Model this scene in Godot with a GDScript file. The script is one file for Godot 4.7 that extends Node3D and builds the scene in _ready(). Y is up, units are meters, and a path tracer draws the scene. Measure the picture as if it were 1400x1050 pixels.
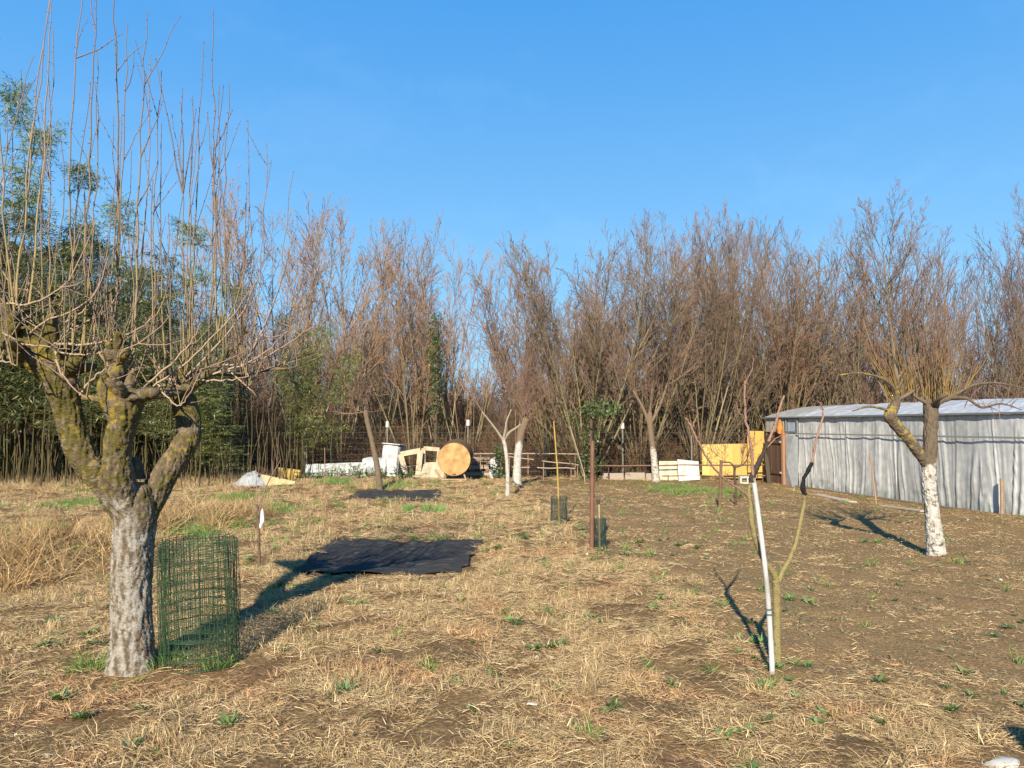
extends Node3D
# A winter kitchen garden: pollarded fruit trees, straw and tilled soil, a film greenhouse, a bare thicket and bamboo behind.

class MB:
	var v := PackedVector3Array()
	var n := PackedVector3Array()
	var c := PackedColorArray()
	var ix := PackedInt32Array()

	func tube(pts: PackedVector3Array, rad: PackedFloat32Array, cols: PackedColorArray, sides: int, cap := false) -> void:
		var k := pts.size()
		if k < 2:
			return
		var base := v.size()
		var t0 := (pts[1] - pts[0]).normalized()
		var u := t0.cross(Vector3(0.31, 0.11, 0.94))
		if u.length() < 0.05:
			u = t0.cross(Vector3(1, 0, 0))
		u = u.normalized()
		for i in k:
			var t := t0
			if i == k - 1:
				t = (pts[i] - pts[i - 1]).normalized()
			elif i > 0:
				t = (pts[i + 1] - pts[i - 1]).normalized()
			u = (u - t * u.dot(t)).normalized()
			var w := t.cross(u)
			for s in sides:
				var a := TAU * s / sides
				var q := u * cos(a) + w * sin(a)
				v.push_back(pts[i] + q * rad[i])
				n.push_back(q)
				c.push_back(cols[i])
		for i in k - 1:
			var r := base + i * sides
			for s in sides:
				var s2 := (s + 1) % sides
				ix.push_back(r + s); ix.push_back(r + sides + s); ix.push_back(r + s2)
				ix.push_back(r + s2); ix.push_back(r + sides + s); ix.push_back(r + sides + s2)
		if cap:
			for e in 2:
				var i2: int = 0 if e == 0 else k - 1
				var nn := -t0 if e == 0 else (pts[k - 1] - pts[k - 2]).normalized()
				var b := v.size()
				v.push_back(pts[i2]); n.push_back(nn); c.push_back(cols[i2])
				for s in sides:
					v.push_back(v[base + i2 * sides + s]); n.push_back(nn); c.push_back(cols[i2])
				for s in sides:
					var s2 := (s + 1) % sides
					ix.push_back(b); ix.push_back(b + 1 + (s if e == 0 else s2)); ix.push_back(b + 1 + (s2 if e == 0 else s))

	func rod(a: Vector3, b: Vector3, r0: float, r1: float, col: Color, sides := 6, cap := true) -> void:
		tube(PackedVector3Array([a, b]), PackedFloat32Array([r0, r1]), PackedColorArray([col, col]), sides, cap)

	func quad(a: Vector3, b: Vector3, cc: Vector3, d: Vector3, col: Color) -> void:
		var nn := (b - a).cross(d - a)
		if nn.length_squared() < 1e-14:
			nn = (cc - b).cross(d - cc)
		nn = nn.normalized()
		var k := v.size()
		for p in [a, b, cc, d]:
			v.push_back(p); n.push_back(nn); c.push_back(col)
		for i in [0, 2, 1, 0, 3, 2]:
			ix.push_back(k + i)

	func leaf(p: Vector3, dir: Vector3, side: Vector3, ln: float, wd: float, col: Color) -> void:
		var q := p + dir * (ln * 0.45)
		var nn := dir.cross(side).normalized()
		var k := v.size()
		v.push_back(p); v.push_back(q + side * (wd * 0.5)); v.push_back(p + dir * ln); v.push_back(q - side * (wd * 0.5))
		for i in 4:
			n.push_back(nn); c.push_back(col)
		for i in [0, 1, 2, 0, 2, 3]:
			ix.push_back(k + i)

	# a box along three axes (full lengths), with a small chamfer
	func box(o: Vector3, ax: Vector3, ay: Vector3, az: Vector3, col: Color, ch := 0.0) -> void:
		var e := [ax * 0.5, ay * 0.5, az * 0.5]
		if ch <= 0.0:
			for f in 3:
				for s in [-1.0, 1.0]:
					var nn: Vector3 = e[f] * s
					var a: Vector3 = e[(f + 1) % 3] * s
					var b: Vector3 = e[(f + 2) % 3]
					quad(o + nn - a - b, o + nn + a - b, o + nn + a + b, o + nn - a + b, col)
			return
		var w := [ax.normalized() * ch, ay.normalized() * ch, az.normalized() * ch]
		for f in 3:
			var g := (f + 1) % 3
			var h := (f + 2) % 3
			for s in [-1.0, 1.0]:
				var nn: Vector3 = e[f] * s
				var a: Vector3 = (e[g] - w[g]) * s
				var b: Vector3 = e[h] - w[h]
				quad(o + nn - a - b, o + nn + a - b, o + nn + a + b, o + nn - a + b, col)
				for s2 in [-1.0, 1.0]:
					var p1: Vector3 = o + e[f] * s + (e[g] - w[g]) * s2
					var p2: Vector3 = o + (e[f] - w[f]) * s + e[g] * s2
					var bb: Vector3 = e[h] - w[h]
					if s * s2 < 0.0:
						quad(p1 - bb, p1 + bb, p2 + bb, p2 - bb, col)
					else:
						quad(p1 - bb, p2 - bb, p2 + bb, p1 + bb, col)

	func mesh(flat_colors := false) -> ArrayMesh:
		var arr := []
		arr.resize(Mesh.ARRAY_MAX)
		arr[Mesh.ARRAY_VERTEX] = v
		arr[Mesh.ARRAY_NORMAL] = n
		if not flat_colors:
			arr[Mesh.ARRAY_COLOR] = c
		arr[Mesh.ARRAY_INDEX] = ix
		var m := ArrayMesh.new()
		m.add_surface_from_arrays(Mesh.PRIMITIVE_TRIANGLES, arr)
		return m

var M := {}
var used := {}
var nz := FastNoiseLite.new()      # about 1 m
var nf := FastNoiseLite.new()      # fine
var nw := FastNoiseLite.new()      # wide

# ---------- helpers ----------
func numbered(called: String) -> String:
	var k: int = used.get(called, -1) + 1
	used[called] = k
	return called if k == 0 else "%s_%03d" % [called, k]

func part_name(parent: Node, called: String) -> String:
	var cnt: Dictionary = parent.get_meta("_cnt") if parent.has_meta("_cnt") else {}
	var k: int = cnt.get(called, -1) + 1
	cnt[called] = k
	parent.set_meta("_cnt", cnt)
	return called if k == 0 else "%s_%03d" % [called, k]

func tag(o: Node, label: String, category: String, group := "", kind := "") -> void:
	o.set_meta("label", label)
	if category != "":
		o.set_meta("category", category)
	if group != "":
		o.set_meta("group", group)
	if kind != "":
		o.set_meta("kind", kind)

func thing(called: String, label: String, category: String, at := Vector3.ZERO, group := "") -> Node3D:
	var o := Node3D.new()
	o.name = numbered(called)
	add_child(o)
	o.position = at
	tag(o, label, category, group)
	return o

func part(called: String, m: MB, material: Material, parent: Node) -> MeshInstance3D:
	var o := MeshInstance3D.new()
	o.name = part_name(parent, called)
	o.mesh = m.mesh()
	o.material_override = material
	o.cast_shadow = GeometryInstance3D.SHADOW_CASTING_SETTING_ON
	parent.add_child(o, true)
	return o

func copy_of(o: Node3D, called: String, label: String, at: Vector3, turn: float, sc: Vector3, group := "") -> Node3D:
	var r: Node3D = o.duplicate()
	r.name = numbered(called)
	add_child(r)
	r.position = at
	r.rotation.y = turn
	r.scale = sc
	r.set_meta("label", label)
	if group != "":
		r.set_meta("group", group)
	return r

func lin(r: float, g: float, b: float) -> Color:
	return Color(r, g, b).linear_to_srgb()

func noise_tex(freq: float, size: int, seed_: int, lo: Color, hi: Color, oct := 5, normal := false, kind := FastNoiseLite.TYPE_SIMPLEX_SMOOTH) -> Texture2D:
	var f := FastNoiseLite.new()
	f.seed = seed_
	f.noise_type = kind
	f.frequency = freq
	f.fractal_octaves = oct
	var im := f.get_seamless_image(size, size)
	if normal:
		im.convert(Image.FORMAT_RGBA8)
		im.bump_map_to_normal_map(6.0)
		return ImageTexture.create_from_image(im)
	var out := Image.create(size, size, false, Image.FORMAT_RGBA8)
	for y in size:
		for x in size:
			out.set_pixel(x, y, lo.lerp(hi, im.get_pixel(x, y).r))
	return ImageTexture.create_from_image(out)

# vertex-coloured material with a grain texture laid over it
func vmat(rough := 0.85, grain: Texture2D = null, scale := 1.0, bump: Texture2D = null, bump_cm := 0.0, spec := 0.4) -> StandardMaterial3D:
	var m := StandardMaterial3D.new()
	m.vertex_color_use_as_albedo = true
	m.roughness = rough
	m.metallic_specular = spec
	m.cull_mode = BaseMaterial3D.CULL_DISABLED
	if grain or bump:
		m.uv1_triplanar = true
		m.uv1_scale = Vector3.ONE * scale
	if grain:
		m.albedo_texture = grain
	if bump:
		m.heightmap_enabled = true
		m.heightmap_texture = bump
		m.heightmap_scale = bump_cm
	return m

func bx(d: float) -> float:   # where the tilled soil begins, per distance
	if d > 9.6:
		return lerpf(1.2, 0.2, clampf((d - 9.6) / 11.0, 0.0, 1.0))
	if d > 5.1:
		return lerpf(1.75, 1.2, (d - 5.1) / 4.5)
	return lerpf(4.0, 1.75, clampf((d - 3.0) / 2.1, 0.0, 1.0))

func soil(x: float, z: float) -> float:
	var d := -z
	var b := bx(d) + nz.get_noise_2d(x * 1.3, z * 1.3) * 0.7
	return smoothstep(-0.45, 0.45, x - b) * smoothstep(24.0, 21.5, d)

func gh(x: float, z: float) -> float:
	var h := nw.get_noise_2d(x, z) * 0.07 + nz.get_noise_2d(x * 1.6, z * 1.6) * 0.03
	h *= smoothstep(0.5, 3.0, Vector2(x, z).length())
	# the overgrown bank at the left
	var e := Vector2((x + 5.6) / 2.0, (z + 8.9) / 1.5).length()
	h += 0.30 * smoothstep(1.0, 0.0, e)
	h += 0.14 * smoothstep(1.0, 0.0, Vector2((x + 5.2) / 1.4, (z + 13.0) / 1.6).length())
	h += 0.08 * smoothstep(17.0, 22.0, -z) * smoothstep(2.0, -3.0, x)
	return h

func on(p: Vector3) -> Vector3:
	return Vector3(p.x, gh(p.x, p.z), p.z)

func pv(a: Array) -> PackedVector3Array:
	return PackedVector3Array(a)

func smooth_path(a: Array, per := 4) -> PackedVector3Array:
	var out := PackedVector3Array()
	for i in a.size() - 1:
		var p0: Vector3 = a[maxi(i - 1, 0)]
		var p1: Vector3 = a[i]
		var p2: Vector3 = a[i + 1]
		var p3: Vector3 = a[mini(i + 2, a.size() - 1)]
		for k in per:
			out.push_back(p1.cubic_interpolate(p2, p0, p3, float(k) / per))
	out.push_back(a[a.size() - 1])
	return out

func smooth_vals(a: Array, per := 4) -> PackedFloat32Array:
	var out := PackedFloat32Array()
	for i in a.size() - 1:
		for k in per:
			out.push_back(lerpf(a[i], a[i + 1], float(k) / per))
	out.push_back(a[a.size() - 1])
	return out

func rv(g: RandomNumberGenerator) -> Vector3:
	return Vector3(g.randf_range(-1, 1), g.randf_range(-1, 1), g.randf_range(-1, 1))

# knobbly bark: a dense tube whose surface is pushed in and out by noise and coloured by what grows on it
func bark_tube(m: MB, path: Array, radii: Array, sides: int, step: float, rough: float, paint: Callable, org := Vector3.ZERO) -> void:
	var pts0 := smooth_path(path, 6)
	var rad0 := smooth_vals(radii, 6)
	var pts := PackedVector3Array()
	var rads := PackedFloat32Array()
	for i in pts0.size() - 1:
		var cnt := maxi(1, int(ceil(pts0[i].distance_to(pts0[i + 1]) / step)))
		for k in cnt:
			pts.push_back(pts0[i].lerp(pts0[i + 1], float(k) / cnt))
			rads.push_back(lerpf(rad0[i], rad0[i + 1], float(k) / cnt))
	pts.push_back(pts0[pts0.size() - 1]); rads.push_back(rad0[rad0.size() - 1])
	# round the far end
	var tip := pts[pts.size() - 1]
	var td := (tip - pts[pts.size() - 2]).normalized()
	var rt := rads[rads.size() - 1]
	for k in 3:
		var a := (k + 1) * PI / 6.4
		pts.push_back(tip + td * (rt * 0.6 * sin(a))); rads.push_back(rt * cos(a))
	var dummy := PackedColorArray()
	dummy.resize(pts.size())
	var from := m.v.size()
	m.tube(pts, rads, dummy, sides, true)
	for i in range(from, m.v.size()):
		var p := m.v[i] + org
		var q := Vector3(p.x * 19.0, p.y * 6.0, p.z * 19.0)
		var f := (0.45 - 2.4 * absf(nf.get_noise_3dv(q))) * 0.55 + (0.4 - 2.0 * absf(nf.get_noise_3d(p.x * 60.0, p.y * 22.0, p.z * 60.0))) * 0.4 + nf.get_noise_3dv(p * 80.0) * 0.3 + nz.get_noise_3dv(p * 5.0) * 0.45
		m.v[i] += m.n[i] * (f * rough)
		m.c[i] = paint.call(p, m.n[i], f)
	# normals from the pushed surface
	var acc := PackedVector3Array()
	acc.resize(m.v.size() - from)
	for t in range(0, m.ix.size(), 3):
		if m.ix[t] < from:
			continue
		var a := m.ix[t]; var b := m.ix[t + 1]; var cc := m.ix[t + 2]
		var fn := (m.v[cc] - m.v[a]).cross(m.v[b] - m.v[a])
		acc[a - from] += fn; acc[b - from] += fn; acc[cc - from] += fn
	for i in acc.size():
		if acc[i].length_squared() > 1e-16:
			m.n[from + i] = acc[i].normalized()

# a straight young shoot with buds
func shoot(m: MB, g: RandomNumberGenerator, a: Vector3, b: Vector3, r0: float, c0: Color, c1: Color, bow: Vector3, bud := 0.07, sides := 4, r1 := 0.0022) -> PackedVector3Array:
	var ln := a.distance_to(b)
	var k := maxi(4, int(ln / 0.16))
	var pts := PackedVector3Array()
	var rad := PackedFloat32Array()
	var col := PackedColorArray()
	for i in k + 1:
		var t := float(i) / k
		var p := a.lerp(b, t) + bow * sin(t * PI)
		if i > 0 and i < k:
			p += rv(g) * minf(0.011, ln * 0.012)
		pts.push_back(p)
		rad.push_back(lerpf(r0, r1, pow(t, 0.8)))
		col.push_back(c0.lerp(c1, clampf(t * 1.3 + g.randf_range(-0.1, 0.1), 0, 1)))
	m.tube(pts, rad, col, sides)
	if bud > 0.0:
		var cnt := int(ln / bud)
		for i in cnt:
			var t := (i + g.randf()) / cnt
			var j := mini(int(t * k), k - 1)
			var p := pts[j].lerp(pts[j + 1], t * k - j)
			var dr := ((pts[j + 1] - pts[j]).normalized() * 0.8 + rv(g)).normalized()
			var rr := rad[j]
			m.rod(p, p + dr * (rr + g.randf_range(0.006, 0.016)), rr * 0.6 + 0.0015, 0.001, c1.darkened(0.15), 3, false)
	return pts

# a branch that bears branches
func grow(m: MB, g: RandomNumberGenerator, p: Vector3, d: Vector3, ln: float, r: float, lv: int, o: Dictionary) -> void:
	var k: int = o.seg[lv]
	var pts := PackedVector3Array([p])
	var rad := PackedFloat32Array([r])
	var c0: Color = o.col[lv]
	var c1: Color = o.col[mini(lv + 1, o.col.size() - 1)]
	c0 = c0.lerp(c1, g.randf() * 0.5) * g.randf_range(0.8, 1.2)
	var col := PackedColorArray([c0])
	var rend: float = maxf(r * o.taper, o.rmin)
	var j: float = o.jit[lv]
	var up: float = o.up[lv]
	var q := p
	var dd := d
	for i in k:
		dd = (dd + rv(g) * j + Vector3(0, up, 0)).normalized()
		q += dd * (ln / k)
		pts.push_back(q)
		rad.push_back(lerpf(r, rend, float(i + 1) / k))
		col.push_back(c0.lerp(c1, float(i + 1) / k))
	m.tube(pts, rad, col, 5 if lv == 0 and r > 0.015 else 3)
	if lv >= o.max:
		if o.has("leaf"):
			var lf: Dictionary = o.leaf
			for i in lf.n:
				if g.randf() < lf.p:
					var lp := pts[1 + g.randi() % k]
					var ld := (rv(g) + Vector3(0, lf.droop, 0)).normalized()
					m.leaf(lp, ld, ld.cross(rv(g)).normalized(), lf.ln * g.randf_range(0.6, 1.3), lf.wd, (lf.c0 as Color).lerp(lf.c1, g.randf()))
		return
	var cnt: int = o.kids[lv]
	for i in cnt:
		var t: float = lerpf(o.from[lv], 1.0, (i + g.randf()) / cnt)
		var f := t * k
		var s := mini(int(f), k - 1)
		var cp := pts[s].lerp(pts[s + 1], f - s)
		var dir := (pts[s + 1] - pts[s]).normalized()
		var sd := dir.cross(rv(g)).normalized()
		var an: float = o.ang[lv] * g.randf_range(0.6, 1.3)
		var cd := dir * cos(an) + sd * sin(an)
		var cl: float = ln * o.ratio[lv] * g.randf_range(0.55, 1.15) * (1.15 - 0.55 * t)
		var cr: float = maxf(lerpf(r, rend, t) * o.thin, o.rmin)
		grow(m, g, cp, cd, cl, cr, lv + 1, o)

# ---------- camera, sky, sun ----------
func _ready() -> void:
	var cam := Camera3D.new()
	cam.name = "camera"
	cam.fov = 53.08
	cam.far = 900.0
	cam.near = 0.05
	add_child(cam)
	cam.position = Vector3(0, 1.6, 0)
	cam.rotation_degrees = Vector3(3.1, 0, 0)
	cam.current = true

	var sky_m := ProceduralSkyMaterial.new()
	sky_m.sky_top_color = lin(0.014, 0.162, 0.455)
	sky_m.sky_horizon_color = lin(0.27, 0.52, 0.71)
	sky_m.sky_curve = 0.21
	sky_m.ground_bottom_color = lin(0.10, 0.08, 0.05)
	sky_m.ground_horizon_color = lin(0.25, 0.26, 0.26)
	sky_m.sun_angle_max = 0.5
	sky_m.sky_cover = cirrus()
	sky_m.sky_cover_modulate = Color(1, 1, 1)
	var sky := Sky.new()
	sky.sky_material = sky_m
	var env := Environment.new()
	env.background_mode = Environment.BG_SKY
	env.sky = sky
	env.tonemap_mode = Environment.TONE_MAPPER_LINEAR
	env.tonemap_exposure = 1.78
	env.sdfgi_enabled = true
	env.ssao_enabled = true
	env.ssil_enabled = true
	var we := WorldEnvironment.new()
	we.name = "world_environment"
	we.environment = env
	add_child(we)

	var sun := DirectionalLight3D.new()
	sun.name = "sun"
	sun.light_energy = 1.6
	sun.light_color = Color(1.0, 0.955, 0.875)
	sun.light_angular_distance = 0.5
	sun.shadow_enabled = true
	add_child(sun)
	# low winter sun behind the camera and a little to its left
	var az := deg_to_rad(11.0)
	var el := deg_to_rad(28.0)
	sun.look_at_from_position(Vector3(-sin(az) * cos(el), sin(el), cos(az) * cos(el)) * 50.0, Vector3.ZERO)

	for f in [[nz, 11, 1.0, 3], [nf, 12, 1.0, 4], [nw, 13, 0.12, 2]]:
		f[0].seed = f[1]
		f[0].frequency = f[2]
		f[0].fractal_octaves = f[3]
		f[0].noise_type = FastNoiseLite.TYPE_SIMPLEX_SMOOTH

	make_materials()
	build_ground()
	build_ground_cover()
	build_thicket()
	build_bamboo()
	build_greenhouse()
	build_fence()
	build_yard_things()
	build_orchard()
	build_near_things()
	for o in get_children():
		clean(o)

func clean(o: Node) -> void:
	if o.has_meta("_cnt"):
		o.remove_meta("_cnt")
	for k in o.get_children():
		clean(k)

func cirrus() -> ImageTexture:
	var f := FastNoiseLite.new()
	f.seed = 5
	f.frequency = 1.0
	f.fractal_octaves = 5
	f.domain_warp_enabled = true
	f.domain_warp_amplitude = 0.5
	f.domain_warp_frequency = 1.2
	var w := 1024
	var h := 512
	var im := Image.create(w, h, false, Image.FORMAT_RGBA8)
	for y in h:
		var up := (0.5 - (y + 0.5) / h) * PI
		for x in w:
			if up < 0.0:
				im.set_pixel(x, y, Color(1, 1, 1, 0))
				continue
			var a := (x + 0.5) / w * TAU
			var p := Vector3(cos(a) * cos(up), sin(up) * 2.6, sin(a) * cos(up))
			var d := f.get_noise_3dv(p * 2.1)
			var e := f.get_noise_3dv(p * 7.0 + Vector3(9, 3, 1))
			var s := smoothstep(0.0, 0.55, d + e * 0.35) * 0.014 * smoothstep(1.2, 0.3, up)
			im.set_pixel(x, y, Color(1.0, 1.0, 1.0, s))
	return ImageTexture.create_from_image(im)

func make_materials() -> void:
	var white := Color(1, 1, 1)
	var g1 := noise_tex(0.02, 512, 1, Color(0.8, 0.8, 0.79), white, 6)
	var b1 := noise_tex(0.03, 512, 2, Color(0, 0, 0), white, 6)
	var cell := noise_tex(0.035, 512, 3, Color(0, 0, 0), white, 3, false, FastNoiseLite.TYPE_CELLULAR)
	M.grain = g1
	M.ground = vmat(0.95, noise_tex(0.03, 1024, 4, Color(0.6, 0.57, 0.53), white, 7), 1.1, cell, 0.8, 0.15)
	M.ground.uv1_world_triplanar = true
	M.bark = vmat(0.9, g1, 5.0, b1, 0.6, 0.25)
	M.twig = vmat(0.75, null, 1.0, null, 0.0, 0.3)
	M.far_twig = vmat(0.85, null, 1.0, null, 0.0, 0.2)
	M.leaf = vmat(0.5, null, 1.0, null, 0.0, 0.45)
	M.leaf.backlight = Color(0.35, 0.4, 0.2)
	M.straw = vmat(0.7, null, 1.0, null, 0.0, 0.35)
	M.straw.backlight = Color(0.22, 0.18, 0.1)
	M.wood = vmat(0.8, g1, 2.5, b1, 0.15, 0.3)
	M.paint = vmat(0.6, noise_tex(0.008, 512, 31, Color(0.74, 0.72, 0.68), white, 5), 0.9, null, 0.0, 0.35)
	M.metal = vmat(0.6, g1, 6.0, b1, 0.08, 0.5)
	M.wire = vmat(0.45, null, 1.0, null, 0.0, 0.5)
	M.stone = vmat(0.95, g1, 4.0, b1, 0.4, 0.2)
	M.fabric = vmat(0.9, noise_tex(0.06, 512, 8, Color(0.7, 0.7, 0.7), white, 5), 1.5, noise_tex(0.2, 256, 9, Color(0, 0, 0), white, 2), 0.12, 0.12)
	M.film = vmat(0.38, noise_tex(0.012, 512, 21, Color(0.86, 0.86, 0.85), white, 6), 0.8, null, 0.0, 0.5)
	M.film.backlight = Color(0.8, 0.8, 0.78)
	M.film.transparency = BaseMaterial3D.TRANSPARENCY_ALPHA
	M.film.albedo_color = Color(1, 1, 1, 0.9)
	M.roof_film = vmat(0.42, g1, 0.6, null, 0.0, 0.6)
	M.roof_film.backlight = Color(0.4, 0.41, 0.42)
	M.sheet = vmat(0.5, noise_tex(0.01, 512, 32, Color(0.7, 0.7, 0.68), white, 5), 0.9, null, 0.0, 0.45)
	M.netting = vmat(0.6)

# ---------- ground ----------
func ground_color(x: float, z: float) -> Color:
	var d := -z
	var s := soil(x, z)
	var a := nz.get_noise_2d(x * 0.9 + 30.0, z * 0.9) * 0.5 + 0.5
	var b := nf.get_noise_2d(x * 3.1, z * 3.1) * 0.5 + 0.5
	var earth := Color(0.315, 0.2, 0.098).lerp(Color(0.40, 0.268, 0.135), b)
	earth = earth.lerp(Color(0.3, 0.225, 0.105), smoothstep(0.5, 0.8, a) * 0.6)
	var turf := Color(0.225, 0.138, 0.07).lerp(Color(0.32, 0.21, 0.1), smoothstep(0.25, 0.75, b))
	turf = turf.lerp(Color(0.27, 0.155, 0.085), smoothstep(0.55, 0.85, a) * 0.7)
	turf = turf.lerp(Color(0.15, 0.17, 0.05), green(x, z) * 0.7)
	var c := turf.lerp(earth, s)
	if d > 22.0:   # leaf litter under the shrubs
		c = c.lerp(Color(0.24, 0.15, 0.085).lerp(Color(0.3, 0.2, 0.12), b), smoothstep(22.0, 24.5, d))
	return c

func green(x: float, z: float) -> float:   # where grass is still green
	var v := 0.0
	for e in [Vector3(-4.598, 0, -14.752), Vector3(-5.929, 0, -16.952), Vector3(-4.750, 0, -12.134), Vector3(-2.981, 0, -19.698), Vector3(-4.633, 0, -20.407), Vector3(-7.254, 0, -11.482), Vector3(-8.902, 0, -15.703)]:
		v = maxf(v, smoothstep(1.0, 0.2, Vector2((x - e.x) / 0.75, (z - e.z) / 1.1).length()))
	for e in [Vector3(4.141, 0, -19.037), Vector3(4.629, 0, -18.826)]:
		v = maxf(v, 0.32 * smoothstep(1.0, 0.2, Vector2((x - e.x) / 1.2, (z - e.z) / 1.8).length()))
	v = maxf(v, 0.3 * smoothstep(0.25, 0.6, nz.get_noise_2d(x * 0.8 - 70.0, z * 0.8)) * smoothstep(0.5, -1.5, x) * smoothstep(6.0, 9.0, -z))
	return v * smoothstep(0.15, 0.5, nf.get_noise_2d(x * 1.4, z * 1.4) * 0.5 + 0.55)

func build_ground() -> void:
	var rows := PackedFloat32Array()
	var d := -14.0
	while d < 260.0:
		rows.push_back(d)
		if d < 3.0:
			d += 0.45
		else:
			d += clampf(0.045 + (d - 3.0) * 0.009, 0.045, 6.0) if d < 40.0 else 8.0
	var cols := 320
	var m := MB.new()
	for r in rows:
		var w := 9.0 + 0.95 * absf(r) + maxf(0.0, r - 30.0) * 0.6
		for i in cols + 1:
			var x := w * (2.0 * i / cols - 1.0)
			var z := -r
			var y := gh(x, z)
			if r > 2.5 and r < 26.0:
				var s := soil(x, z)
				y += nf.get_noise_2d(x * 7.0, z * 7.0) * lerpf(0.012, 0.011, s) + nf.get_noise_2d(x * 2.2, z * 2.2) * 0.012
			m.v.push_back(Vector3(x, y, z))
			m.n.push_back(Vector3.ZERO)
			m.c.push_back(ground_color(x, z) if r > 2.0 and r < 40.0 else Color(0.14, 0.1, 0.06))
	for r in rows.size() - 1:
		for i in cols:
			var a := r * (cols + 1) + i
			var b := a + cols + 1
			for k in [a, a + 1, b, b, a + 1, b + 1]:
				m.ix.push_back(k)
	for t in range(0, m.ix.size(), 3):
		var a := m.ix[t]; var b := m.ix[t + 1]; var cc := m.ix[t + 2]
		var fn := (m.v[b] - m.v[a]).cross(m.v[cc] - m.v[a])
		if fn.y < 0.0:
			fn = -fn
			m.ix[t + 1] = cc; m.ix[t + 2] = b
		m.n[a] += fn; m.n[b] += fn; m.n[cc] += fn
	for i in m.n.size():
		m.n[i] = m.n[i].normalized()
	for t in range(0, m.ix.size(), 3):    # front faces run clockwise
		var b := m.ix[t + 1]
		m.ix[t + 1] = m.ix[t + 2]; m.ix[t + 2] = b
	var o := part("ground", m, M.ground, self)
	tag(o, "garden ground of tilled brown soil and mown dry turf", "ground", "", "structure")

func blade(m: MB, g: RandomNumberGenerator, p: Vector3, dir: Vector3, ln: float, wd: float, bend: Vector3, col: Color) -> void:
	var side := dir.cross(rv(g)).normalized() * (wd * 0.5)
	var p1 := p + dir * (ln * 0.5)
	var p2 := p + dir * ln + bend * ln
	var nn := dir.cross(side).normalized()
	var k := m.v.size()
	m.v.push_back(p - side); m.v.push_back(p + side); m.v.push_back(p1 - side * 0.8); m.v.push_back(p1 + side * 0.8); m.v.push_back(p2)
	for i in 5:
		m.n.push_back(nn); m.c.push_back(col)
	for i in [0, 1, 2, 1, 3, 2, 2, 3, 4]:
		m.ix.push_back(k + i)

func clump(seed_: int, n: int, spread: float, ln: float, wd: float, tilt0: float, tilt1: float, cols: Array) -> ArrayMesh:
	var g := RandomNumberGenerator.new()
	g.seed = seed_
	var m := MB.new()
	for i in n:
		var a := g.randf() * TAU
		var t := g.randf_range(tilt0, tilt1)
		var b := g.randf() * TAU
		var dir := Vector3(cos(b) * sin(t), cos(t), sin(b) * sin(t))
		var rr := sqrt(g.randf()) * spread
		var c: Color = cols[g.randi() % cols.size()]
		blade(m, g, Vector3(cos(a) * rr, g.randf() * 0.012 + 0.002, sin(a) * rr), dir, ln * g.randf_range(0.5, 1.2), wd * g.randf_range(0.7, 1.3), Vector3(g.randf_range(-0.25, 0.25), g.randf_range(-0.25, 0.05) * sin(t), g.randf_range(-0.25, 0.25)), c * g.randf_range(0.75, 1.2))
	return m.mesh()

func rosette(seed_: int, n: int, ln: float, wd: float, c0: Color, c1: Color) -> ArrayMesh:
	var g := RandomNumberGenerator.new()
	g.seed = seed_
	var m := MB.new()
	for i in n:
		var b := g.randf() * TAU
		var t := g.randf_range(0.75, 1.45)
		var dir := Vector3(cos(b) * sin(t), cos(t), sin(b) * sin(t))
		var l := ln * g.randf_range(0.5, 1.1)
		var side := dir.cross(Vector3.UP).normalized()
		var c := c0.lerp(c1, g.randf())
		var p := Vector3(g.randf_range(-0.015, 0.015), 0.004, g.randf_range(-0.015, 0.015))
		m.leaf(p, dir, (side + rv(g) * 0.25).normalized(), l, wd * g.randf_range(0.6, 1.2), c)
		m.leaf(p + dir * l * 0.4, (dir + Vector3(0, -0.45, 0)).normalized(), side, l * 0.55, wd * 0.8, c)
	return m.mesh()

# scatter copies of a few meshes over the ground; accept() returns the chance of a copy at a place
func strew(called: String, label: String, category: String, meshes: Array, material: Material, seed_: int, count: int, d0: float, d1: float, accept: Callable, size: Vector2, tint: Callable, tilt := 0.25) -> void:
	var g := RandomNumberGenerator.new()
	g.seed = seed_
	var lists := []
	for k in meshes.size():
		lists.push_back([])
	var tries := 0
	for i in count:
		var d := sqrt(lerpf(d0 * d0, d1 * d1, g.randf()))
		var x := g.randf_range(-1.0, 1.0) * (d * 0.82 + 0.6)
		var z := -d
		if g.randf() > accept.call(x, z):
			continue
		var y := gh(x, z)
		if d < 26.0:
			y += nf.get_noise_2d(x * 2.2, z * 2.2) * 0.012
		var s := g.randf_range(size.x, size.y)
		var b := Basis(Vector3.UP, g.randf() * TAU).rotated(Vector3(1, 0, 0), g.randf_range(-tilt, tilt)).rotated(Vector3(0, 0, 1), g.randf_range(-tilt, tilt)).scaled(Vector3(s, s, s))
		lists[g.randi() % meshes.size()].push_back([Transform3D(b, Vector3(x, y, z)), tint.call(x, z, g)])
	for k in meshes.size():
		var mm := MultiMesh.new()
		mm.transform_format = MultiMesh.TRANSFORM_3D
		mm.use_colors = true
		mm.mesh = meshes[k]
		mm.instance_count = lists[k].size()
		for i in lists[k].size():
			mm.set_instance_transform(i, lists[k][i][0])
			mm.set_instance_color(i, lists[k][i][1])
		var o := MultiMeshInstance3D.new()
		o.multimesh = mm
		o.material_override = material
		o.name = numbered(called)
		add_child(o)
		tag(o, label, category, called.replace("_", " ") + " all over the plot", "stuff")

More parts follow.
